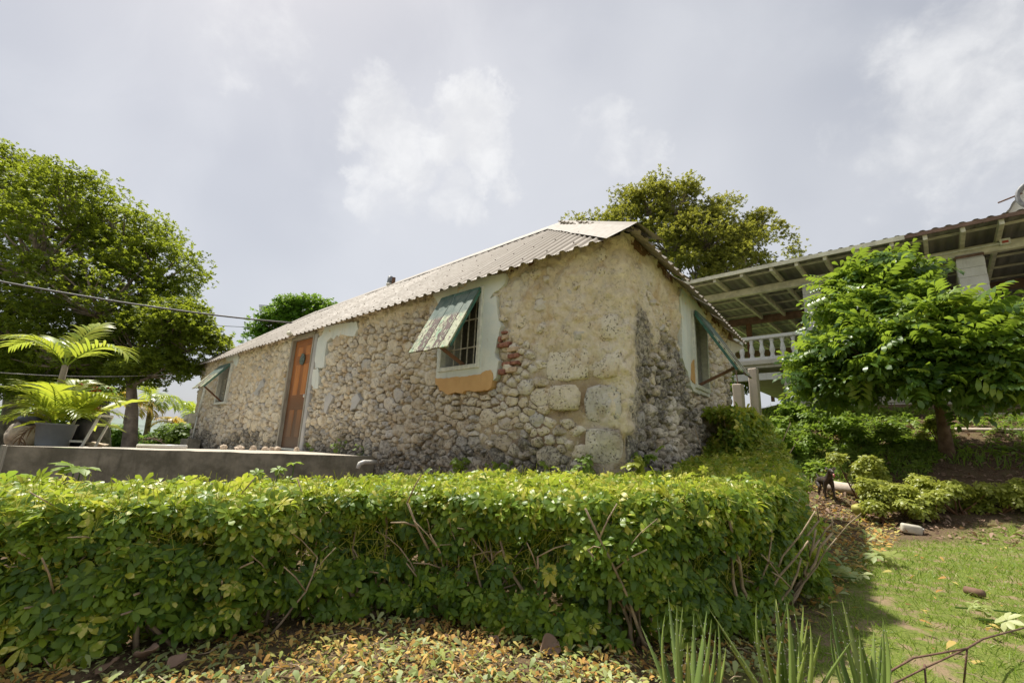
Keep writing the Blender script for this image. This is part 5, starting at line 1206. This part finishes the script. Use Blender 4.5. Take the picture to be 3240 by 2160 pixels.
# potted palm
pp = on_slab(165, 1404); ps = (pp.y / FPX) * 1.03; PH = 67 * ps; PRt = 47 * ps; PRb = 37 * ps
palm = empty('potted_palm', pp, 'lush young palm in a grey plastic pot on the terrace', 'potted plant')
MB().lathe(pp, [(PRb, 0), (PRb * 1.02, .02), (PRt * .97, PH * .93), (PRt * 1.03, PH * .94), (PRt * 1.03, PH), (PRt * .95, PH), (PRt * .9, PH * .9), (.01, PH * .88)], 28).build('pot', M['pot'], palm, True)
MB().lathe(pp, [(PRt * .9, PH * .88), (.01, PH * .9)], 16).build('soil', simple('potting_soil', (.05, .035, .025), .95), palm)
def frond(base, az, el, L, droop, nl, wl_, name, mat_, parent, seed, fan=.9, tlo=.35, leaflen=.55, hang=.35):
    rr = random.Random(seed); d = Vector((math.cos(az), math.sin(az), 0)); pts = []; V = []; F = []; T = []
    for k in range(13):
        t_ = k / 12; a = el - droop * t_ ** 1.5; pts.append(base.copy() if k == 0 else pts[-1] + (d * math.cos(a) + ZV * math.sin(a)) * (L / 12))
    sd = d.cross(ZV); o = MB()
    o.tube(pts, [.012 * (1 - .75 * k / 12) for k in range(13)], 5)
    V = list(o.v); F = [list(f) for f in o.f]; T = [.55] * len(V)
    for i in range(nl):
        for sg in (-1, 1):
            t_ = .18 + .82 * (i + .3 * (sg > 0)) / nl; q = t_ * 12; k = min(11, int(q)); p = pts[k].lerp(pts[k + 1], q - k); tn = (pts[k + 1] - pts[k]).normalized()
            upn = sd.cross(tn).normalized(); upn = upn if upn.z > 0 else -upn
            ln = L * leaflen * (math.sin(math.pi * (.18 + .72 * t_)) * .85 + .15) * rr.uniform(.85, 1.1); dr = (sd * sg * fan + tn * (.55 + .5 * t_) + upn * rr.uniform(.05, .3)).normalized(); wv = wl_ * rr.uniform(.75, 1.15)
            n0 = len(V); pr = p.copy(); dd = dr.copy(); tint_ = tlo + (1 - tlo) * rr.random()
            side = dd.cross(upn).normalized()
            for j, ww in enumerate((.35, 1., .9, .55, .05)):
                V += [pr + side * wv * ww + upn * wv * .25 * ww, pr - side * wv * ww + upn * wv * .25 * ww]; T += [tint_, tint_]
                dd = (dd - ZV * hang * (.35 + .5 * j / 4)).normalized() if j else dd; pr = pr + dd * ln / 4
            for j in range(4): a = n0 + 2 * j; F.append([a, a + 1, a + 3, a + 2])
    return mesh(name, V, F, M[mat_], parent, True, np.array(T))
crown_b = pp + ZV * PH
for i, (az, el, L, dp) in enumerate(((10, 62, .95, 1.35), (70, 66, .95, 1.2), (165, 60, .95, 1.4), (215, 55, .85, 1.5), (330, 50, .85, 1.5), (275, 52, .75, 1.5), (120, 74, 1.05, .9), (30, 40, .75, 1.4), (190, 40, .75, 1.4), (350, 66, 1.0, 1.3), (55, 50, .85, 1.3), (140, 52, .85, 1.3), (240, 66, .95, 1.2), (300, 70, .95, 1.1), (180, 72, 1.0, 1.1))):
    frond(crown_b + Vector((rnd.uniform(-.04, .04), rnd.uniform(-.04, .04), -.04)), R(az), R(el), L * .84, dp, 16, .019, 'frond', 'palm', palm, i, leaflen=.46, tlo=.3)
frond(crown_b - ZV * .05, R(200), R(20), .55, 2.6, 9, .014, 'dead_frond', 'brownleaf', palm, 40, hang=.9)
# taller palm behind
p2 = on_slab(150, 1404) + DL * .55; p2.z = slab_z(p2)
palm2 = empty('tall_palm', p2, 'taller young palm with arching fronds behind the potted palm', 'palm')
MB().tube([p2, p2 + ZV * .5, p2 + ZV * 1.12], [.06, .045, .035], 8).build('trunk', M['bark'], palm2, True)
MB().lathe(p2 - ZV * .01, [(.10, 0), (.12, .2), (.125, .22), (.11, .22), (.10, .18), (.01, .17)], 18).build('pot', M['blackplastic'], palm2, True)
for i, (az, el, L, dp) in enumerate(((185, 58, 1.15, 1.6), (0, 55, 1.25, 1.7), (95, 80, 1.1, .8), (250, 60, 1.0, 1.5), (150, 65, 1.1, 1.4))): frond(p2 + ZV * 1.08, R(az), R(el), L * .82, dp, 17, .019, 'frond', 'palm', palm2, 60 + i, tlo=.35, leaflen=.42)
# broad-leaved yellow plant in dark box, flower pot, white frame
bx = on_slab(232, 1405) + DL * .35; bx.z = slab_z(bx)
pl = empty('box_planter', bx, 'dark planter box with broad yellow leaves beside the palm pot', 'planter')
MB().lathe(bx, [(.13, 0), (.16, .18), (.175, .19), (.175, .21), (.15, .21), (.01, .18)], 4).build('box', simple('dark_brown_box', (.075, .05, .035), .6), pl)
for i in range(10):
    v, f = leaflet(.62 + .1 * (i % 3), .17, .2, .55); a = i * 2.4 + 1; c__, s__ = math.cos(a), math.sin(a); zz = v[:, 2] + v[:, 0] * (.55 + .3 * (i % 3))
    mesh('leaf', np.stack([v[:, 0] * c__ - v[:, 1] * s__ + bx.x, v[:, 0] * s__ + v[:, 1] * c__ + bx.y, zz + bx.z + .22], 1), f, M['palm'], pl, True, .7 + .03 * i)
fb_ = MB(); q0 = on_slab(262, 1408); q0 = q0 + DL * .1; q0.z = slab_z(q0)
X_ = Vector((1, .25, 0)).normalized(); Y_ = Vector((-.25, 1, 0)).normalized()
for a, b_ in ((q0, q0 + X_ * .12 + ZV * .42), (q0 - X_ * .40 + Y_ * .3, q0 - X_ * .28 + ZV * .42 + Y_ * .3), (q0 + ZV * .07, q0 - X_ * .40 + ZV * .07), (q0 + Y_ * .3, q0 + X_ * .12 + Y_ * .3 + ZV * .42), (q0 + X_ * .12 + ZV * .42, q0 + X_ * .12 + Y_ * .3 + ZV * .42)): fb_.bar(a, b_, .028, .028)
tag(fb_.build('plant_stand', M['whiteplastic'], None, bevel=.004), 'white metal frame of a chair by the planter', 'chair frame')
fl = empty('flower_pot', q0 + DL * .5, 'hanging basket of red flowers behind the palm leaves', 'flowers'); rr = random.Random(4)
fq = q0 + DL * .5 + ZV * .5
leaf_cloud('leaves', 'weed', fl, [fq + Vector((rr.uniform(-.2, .2), rr.uniform(-.1, .1), rr.uniform(-.1, .3))) for _ in range(4)], [.14] * 4, 90, .06, ROS5, 201)
leaf_cloud('flowers', 'red', fl, [fq + Vector((rr.uniform(-.35, .25), rr.uniform(-.1, .1), rr.uniform(-.15, .35))) for _ in range(9)], [.05] * 9, 60, .035, ROS5, 202)
MB().lathe(fq - ZV * .5, [(.09, 0), (.12, .3), (.13, .42), (.1, .42)], 12).build('pot', M['blackplastic'], fl, True)
sk = on_slab(85, 1400) + DL * .6; sk.z = slab_z(sk)
so = empty('sack', sk, 'pale cloth sack with dark bundle on top at the terrace edge', 'sack')
def lump(c, rx, ry, rz, mat_, name, parent, seed, amp=.25, n=3, sc=2.2):
    bm = bmesh.new(); bmesh.ops.create_icosphere(bm, subdivisions=n, radius=1)
    for v in bm.verts:
        d = 1 + amp * noise.noise(v.co * sc + Vector((seed, seed * .3, 0))) + amp * .4 * noise.noise(v.co * sc * 2.7 + Vector((0, seed, 0)))
        v.co = Vector(c) + Vector((v.co.x * rx, v.co.y * ry, v.co.z * rz)) * d
    me = bpy.data.meshes.new(name); bm.to_mesh(me); bm.free(); me.materials.append(M[mat_])
    return link(name, me, parent)
for o in (lump(sk + ZV * .15, .24, .2, .2, 'sack', 'cloth', so, 1.3), lump(sk + ZV * .36 + Vector((.08, 0, 0)), .24, .18, .10, 'blackplastic', 'bundle', so, 4.3)): o.data.polygons.foreach_set('use_smooth', [True] * len(o.data.polygons))
# pipe, loose stones, concrete lumps
pa, pb = on_slab(436, 1410), on_slab(588, 1417); tag(MB().tube([pa + ZV * .03, pb + ZV * .03], .030, 12).build('plastic_pipe', M['whiteplastic'], None, True), 'white plastic pipe lying on the terrace edge', 'pipe')
sl_ = ['tan stone, first in the line on the terrace edge below the shutter', 'flat cream stone on the terrace edge', 'rounded brown stone on the terrace edge', 'pale stone leftmost of the cluster by the door', 'pale stone in the middle of the cluster by the door', 'grey stone right in the cluster by the door', 'cream stone in front of the door', 'flat slab of stone beside the tree trunk on the terrace']
for i, (px, py, r_, fl_) in enumerate(((708, 1420, 10, .9), (757, 1424, 13, .6), (800, 1424, 9, 1.), (838, 1426, 9, .8), (858, 1426, 7, 1.), (876, 1427, 10, .7), (938, 1429, 8, .9), (302, 1406, 26, .35))):
    p = on_slab(px, py); q = r_ / FPX * p.y; o = lump(p + ZV * q * fl_ * .7, q, q * .8, q * fl_, 'whitestone', 'loose_stone', None, i * 3.7, .5, 3, 1.5); tag(o, sl_[i], 'stone', 'loose stones on the terrace')
cbk = LW(LEN - 1.2, .5, .25); tag(MB().box(cbk + ZV * .1, .62, .3, .3, DL, NL, ZV).build('concrete_step', M['concrete'], None, bevel=.02), 'low concrete step at the far end of the cottage wall', 'step')
drp = LW(3.6, .60, .12); tag(MB().tube([drp, drp + NL * .18, drp + NL * .24 - ZV * .02, drp + NL * .26 - ZV * .08], .03, 10).build('drain_pipe', M['whiteplastic'], None, True), 'white elbow drain pipe where terrace meets cottage wall', 'pipe')

# ------------------------------------------------------------------ roof light, aerial, wires
fq = on_plane(1245, 893, UV(0, 2.1), NL)
fl_ = empty('floodlight', fq - ZV * .12, 'small floodlight on a bracket at the cottage ridge', 'floodlight')
MB().bar(fq - ZV * .15, fq + ZV * .12, .07, .05).build('bracket', M['rust'], fl_)
q = fq + DL * .16 + ZV * .06; lb_ = MB(); lb_.tube([q + ZV * .12, q + ZV * .02, q - ZV * .06], [.06, .065, .07], 12); lb_.tube([fq + ZV * .04, q], .015, 6); lb_.build('housing', M['pot'], fl_, True)
MB().tube([q - ZV * .06, q - ZV * .10, q - ZV * .14], [.085, .08, .03], 14).build('lens', M['whiteplastic'], fl_, True)
aq = at_y(828, 985, 30); an = empty('grid_aerial', at_y(828, 1100, 30), 'thin grid dish aerial on a mast beside the round tree', 'aerial')
MB().tube([at_y(830, 1130, 30), at_y(838, 975, 30)], .05, 6).build('mast', M['rust'], an)
gd = MB()
for i in range(9):
    f = i / 8; gd.bar(at_y(820 + 30 * f, 964 + 2 * f, 30), at_y(822 + 18 * f, 990 - 2 * f, 30), .02, .02); gd.bar(at_y(820 + f * 2, 964 + 26 * f, 30), at_y(850 - 12 * f, 966 + 22 * f, 30), .02, .02)
gd.build('grid', M['palecable'], an); lump(at_y(840, 976, 29.9), .12, .12, .12, 'blackplastic', 'feed', an, 1)
def wire(name, a, b_, sag, r_, mat_, label):
    pts = [a.lerp(b_, k / 24) - ZV * sag * 4 * (k / 24) * (1 - k / 24) for k in range(25)]; tag(MB().tube(pts, r_, 6).build(name, M[mat_], None, True), label, 'cable', 'overhead cables')
wire('overhead_cable', at_y(-150, 862, 9), on_plane(930, 1022, UV(0, 1.6), NL), .12, .022, 'cable', 'thick twisted overhead cable running to the cottage roof')
wire('overhead_cable', at_y(-150, 888, 11), at_y(800, 1035, 19), .25, .012, 'cable', 'thin overhead cable below the thick one')
wire('overhead_cable', at_y(-150, 1165, 10), LW(LEN + .3, 2.6, .1), .15, .010, 'palecable', 'slack pale cable reaching the far eave of the cottage')

# ------------------------------------------------------------------ far background on the left
def box_hedge(name, label, px0, px1, Y, zt, zb, mat_, n, size, seed):
    a = at_y(px0, 1380, Y); b_ = at_y(px1, 1380, Y); e = empty(name, ((a.x + b_.x) / 2, Y, zb), label, 'hedge', 'hedges beyond the terrace'); rr = random.Random(seed); k = max(4, int((b_.x - a.x) / .5))
    cs = [Vector((a.x + (b_.x - a.x) * (i + .5) / k, Y + rr.uniform(-.3, .3), zb + (zt - zb) * rr.choice((.3, .65, .8)))) for i in range(k) for _ in range(2)]
    leaf_cloud('foliage', mat_, e, cs, [(zt - zb) * .36] * len(cs), n, size, PALM4, seed, .6, 0., .9)
box_hedge('field_hedge', 'dark green hedge beyond the terrace between the tree trunks', 325, 545, 17, .92, -.4, 'fargreen', 1500, .14, 301)
box_hedge('field_hedge', 'bright yellow green hedge at the far end of the cottage', 500, 610, 15, .98, -.4, 'weed', 900, .13, 302)
box_hedge('field_hedge', 'green bushes at the picture edge beyond the field', -120, 120, 45, 2.2, -1.4, 'fargreen', 900, .35, 303)
for i, (px, Y, z0, h_, n, mt, lb) in enumerate(((455, 22, -.6, 3.0, 9, 'palm', 'small coconut palm between forked tree and cottage'), (385, 21, -.6, 2.6, 10, 'palmgold', 'golden palm with drooping orange fronds beside the forked tree'), (598, 26, -.6, 2.5, 11, 'palm', 'little dark palm just beyond the cottage end'), (570, 22, -.6, 1.5, 9, 'palmgold', 'low orange palm above the bright hedge'))):
    p = at_y(px, 1380, Y); p.z = z0; e = empty('far_palm', p, lb, 'palm', 'palms beyond the terrace')
    MB().tube([p, p + ZV * h_ * .5 + Vector((.1, 0, 0)), p + ZV * h_], [.16, .12, .1], 8).build('trunk', M['bark'], e, True)
    for k in range(n): frond(p + ZV * h_, k * 2.4, R(20 + 45 * ((k * 7) % 5) / 4), 1.5, 1.6, 14, .04, 'frond', mt, e, 400 + i * 20 + k, tlo=.1, leaflen=.45, hang=.5)
pq = at_y(525, 1390, 14); pq.z = .55; e = empty('dry_palm', pq, 'dried brown palm frond sticking out of the bright hedge', 'frond')
frond(pq, R(170), R(20), 1.0, .6, 14, .02, 'frond', 'brownleaf', e, 481)

# ------------------------------------------------------------------ dog
def build_dog():
    base = on_z(2622, 1606, .15); gz = ground_z(base.x, base.y); base.z = gz
    e = empty('dog', base, 'skinny dark brindle dog panting beside the hedge', 'dog')
    fwd = (Vector((0, 0, 0)) - base); fwd.z = 0; fwd.normalize(); fwd = Matrix.Rotation(R(20), 3, 'Z') @ fwd; sdv = Vector((-fwd.y, fwd.x, 0)); S = .44
    def P(f, s_, z): return base + fwd * (f * S) + sdv * (s_ * S) + ZV * (z * S + .0)
    J = []; E_ = []; Rd = []
    def add(p, r, par=None):
        J.append(p); Rd.append(r * S)
        if par is not None: E_.append((par, len(J) - 1))
        return len(J) - 1
    pel = add(P(-.5, 0, .70), .125); mid = add(P(-.18, 0, .72), .125, pel); chest = add(P(.16, 0, .70), .165, mid); wit = add(P(.30, 0, .80), .125, chest)
    nk = add(P(.42, 0, .95), .085, wit); hd = add(P(.50, .0, 1.06), .095, nk); br = add(P(.57, 0, 1.07), .088, hd); mz = add(P(.68, 0, 1.02), .055, br); add(P(.76, 0, 1.0), .042, mz)
    for s_, df in ((.1, .06), (-.1, -.10)):
        a = add(P(.24, s_, .62), .085, chest); b_ = add(P(.22 + df * .5, s_ * 1.15, .42), .05, a); c = add(P(.24 + df, s_ * 1.1, .20), .034, b_); d = add(P(.25 + df, s_ * 1.1, .05), .032, c); add(P(.31 + df, s_ * 1.1, .022), .036, d)
    for s_, df in ((.1, -.05), (-.1, .10)):
        a = add(P(-.48, s_, .60), .10, pel); b_ = add(P(-.38 + df, s_ * 1.1, .42), .062, a); c = add(P(-.56 + df, s_ * 1.1, .25), .036, b_); d = add(P(-.52 + df, s_ * 1.1, .05), .03, c); add(P(-.46 + df, s_ * 1.1, .022), .034, d)
    t1 = add(P(-.66, 0, .78), .035, pel); t2 = add(P(-.82, .02, .86), .024, t1); add(P(-.98, .06, .92), .014, t2)
    me = bpy.data.meshes.new('body'); me.from_pydata([tuple(p) for p in J], E_, []); me.update(); o = link('body', me, e); me.materials.append(M['coat'])
    sk_ = o.modifiers.new('skin', 'SKIN'); sk_.use_smooth_shade = True
    for i, v in enumerate(me.skin_vertices[0].data): v.radius = (Rd[i], Rd[i]); v.use_root = (i == 0)
    sub = o.modifiers.new('sub', 'SUBSURF'); sub.levels = 2; sub.render_levels = 2
    for s_ in (-1, 1):
        q = P(.47, s_ * .075, 1.13); MB().add([q, q + sdv * s_ * .055 * S - fwd * .03 * S + ZV * .07 * S, q + sdv * s_ * .11 * S + ZV * .03 * S + fwd * .02 * S, q + sdv * s_ * .10 * S + fwd * .05 * S - ZV * .05 * S, q + fwd * .05 * S, q + sdv * s_ * .05 * S - ZV * .01 * S - fwd * .02 * S], [[0, 1, 2, 3, 4], [0, 4, 3, 5], [5, 3, 2, 1, 0]]).build('ear', M['coat'], e)
        lump(P(.635, s_ * .05, 1.10), .013 * S, .013 * S, .013 * S, 'blackplastic', 'eye', e, 1, .0, 2)
    lump(P(.80, 0, 1.015), .026 * S, .026 * S, .02 * S, 'blackplastic', 'nose', e, 2, .1, 2)
    tg = MB(); tg.tube([P(.68, 0, .965), P(.745, 0, .94), P(.765, 0, .885), P(.76, 0, .84)], [.02 * S, .03 * S, .032 * S, .014 * S], 8); tg.build('tongue', M['tongue'], e, True)
    jw = MB(); jw.tube([P(.58, 0, .985), P(.66, 0, .955), P(.735, 0, .935)], [.05 * S, .036 * S, .022 * S], 8); jw.build('jaw', M['coat'], e, True)
build_dog()

# ------------------------------------------------------------------ odds and ends on the lawn
cq = on_z(2722, 1628, .15); o = lump(cq + ZV * .07, .10, .095, .085, 'coconut', 'coconut', None, 3, .12, 3, 1.2); o.data.polygons.foreach_set('use_smooth', [True] * len(o.data.polygons)); tag(o, 'yellow green coconut husk on the leaf litter near the dog', 'coconut')
kq = on_z(2882, 1662, .12); kq.z = ground_z(kq.x, kq.y); kx = Vector((.8, -.45, -.1)).normalized(); ky = ZV.cross(kx).normalized()
jc = empty('jerry_can', kq, 'white plastic container lying on its side by the shrubs', 'container')
MB().box(kq + ZV * .052, .205, .125, .11, kx, ky, (kx.cross(ky)).normalized()).build('can_body', simple('stained_plastic', (.50, .46, .38), .5, .15, 9), jc, True, bevel=.022)
MB().tube([kq + ZV * .07 + kx * .10, kq + ZV * .07 + kx * .125], .017, 12).build('cap', M['whiteplastic'], jc, True)
ga = on_plane(2620, 1542, UV(0, 5.95), NL); gb_ = on_plane(2840, 1545, UV(0, 5.75), NL)
for q in (ga, gb_): q.z = ground_z(q.x, q.y) + .075
tag(MB().tube([ga, ga.lerp(gb_, .5), gb_], .085, 16).build('concrete_pole', M['pinkpost'], None, True), 'pale concrete pole lying on the ground behind the dog', 'pole')
for i, (xa, ya, xb, yb, vv) in enumerate(((3030, 1412, 3300, 1402, 8.3), (3070, 1393, 3300, 1390, 9.0))):
    a, b_ = on_plane(xa, ya, UV(0, vv), NL), on_plane(xb, yb, UV(0, vv), NL)
    for q in (a, b_): q.z = max(q.z, ground_z(q.x, q.y) + .03)
    tag(MB().tube([a, b_], .035, 8).build('garden_pipe', M['pinkpost'], None, True), ('lower', 'upper')[i] + ' pale pipe along the bank under the glossy tree', 'pipe')
lq = on_z(3083, 1872, .03); tag(MB().tube([lq + Vector((-.012, .05, .0)), lq, lq + Vector((.012, -.05, .0))], [.026, .028, .026], 12).build('log', M['logwood'], None, True), 'short cut log lying on the lawn', 'log')
wq = [on_z(x, y, z) for x, y, z in ((2700, 2190, .02), (2890, 2080, .10), (3060, 2050, .14), (3110, 2020, .12), (3240, 1985, .08))]
ww = MB(); ww.tube(wq, .004, 6); wj = wq[2]; ww.tube([wj, on_z(3050, 2160, .0)], .004, 6); ww.tube([wj, on_z(2930, 2110, .05), on_z(2800, 2175, .01)], .0035, 6); ww.tube([on_z(2925, 2100, .06), on_z(2930, 2165, .0)], .004, 6)
tag(ww.build('rusty_wire', M['rust'], None, True), 'bent rusty wire frame at the front of the lawn', 'wire')
pz = on_z(3250, 1910, 0); V, F = [], []
V = [pz + Vector((rr.uniform(.8, 1.2) * math.cos(a) * .6, rr.uniform(.8, 1.2) * math.sin(a) * .22, .012 + ground_z(pz.x, pz.y) - pz.z)) for a in np.linspace(0, 2 * math.pi, 15)[:-1]]
cl_l = ['wilted leafy cutting in front of the white container', 'cut leafy sprig on the grass beside the hedge end', 'pale cut sprig on the lawn near the picture edge', 'second pale cut sprig at the picture edge', 'leafy cutting on the litter path', 'dark green cutting behind the leaf litter near the coconut']
for i, (px, py, n, sz, mt) in enumerate(((2900, 1682, 5, .13, 'cut'), (2665, 1838, 5, .085, 'cut'), (3130, 1945, 3, .07, 'cut'), (3215, 1985, 3, .07, 'cut'), (2770, 1775, 4, .11, 'cut'), (2715, 1660, 3, .12, 'hedge_leaf'))):
    p = on_z(px, py, .02); e = empty('leafy_cutting', p, cl_l[i], 'cutting', 'hedge cuttings on the lawn'); gq = np.random.default_rng(i + 9); P = np.array([tuple(p + Vector((gq.uniform(-.12, .12), gq.uniform(-.1, .1), .035 + .03 * gq.random()))) for _ in range(n)])
    Z = gq.normal(0, .5, (n, 3)); Z[:, 2] = 1; v, f, tt = instance(*PALM7, rot_frames(Z, gq.random(n) * 6.28), P, sz * (.7 + .4 * gq.random(n)), .4 + .5 * gq.random(n)); mesh('leaves', v, f, M[mt], e, True, tt)
    MB().tube([p + Vector((-.15, .05, .02)), p + ZV * .03, p + Vector((.12, -.04, .03))], .005, 5).build('stalk', M['weed'], e)

# ------------------------------------------------------------------ aloes in the foreground
al = ['aloe plant with pale upright spiky leaves, leftmost in front of the hedge', 'large aloe with long curved leaves in the middle front', 'aloe beside the lawn edge with arching leaves']
for i, (px, py, n, H) in enumerate(((2180, 2330, 15, .36), (2500, 2310, 18, .38), (2760, 2320, 12, .34))):
    p = on_z(px, py, 0); p.z = 0; e = empty('aloe', p, al[i], 'aloe', 'aloe plants in the foreground'); rr = random.Random(i + 3)
    for k in range(n):
        az = k * 2.4 + rr.uniform(-.3, .3); out_ = .1 + .8 * rr.random(); L = H * rr.uniform(.75, 1.12); d = Vector((math.cos(az), math.sin(az), 0)); cv = rr.uniform(-.3, .8); V = []; F = []; K = 9; q = p + d * .02 + ZV * 0; el = math.pi / 2 - out_ * .75
        sd = d.cross(ZV)
        for j in range(K + 1):
            t_ = j / K; wd_ = .0155 * (1 - t_ ** 1.6) + .0006; a = el + cv * t_; tn = d * math.cos(a) + ZV * math.sin(a); nn = sd.cross(tn)
            V += [q + sd * wd_ + nn * wd_ * .45, q + nn * wd_ * -.05 + sd * 0, q - sd * wd_ + nn * wd_ * .45, q - nn * wd_ * .55]; q = q + tn * L / K
        for j in range(K):
            for c in range(4): a = 4 * j + c; b_ = 4 * j + (c + 1) % 4; F.append([a, b_, b_ + 4, a + 4])
        o = mesh('leaf', V, F, M['aloe'], e, True, min(1, max(0, rr.gauss(.5, .25))))
        sb_ = MB()
        for j in range(1, K):
            for sg in (0, 2):
                a = Vector(V[4 * j + sg]); od = (a - Vector(V[4 * j + 1])).normalized(); sb_.add([a - ZV * .003, a + ZV * .002, a + od * .0035], [[0, 1, 2]])
        tag(sb_.build('spines', M['whiteplastic'], o), kind='stuff')
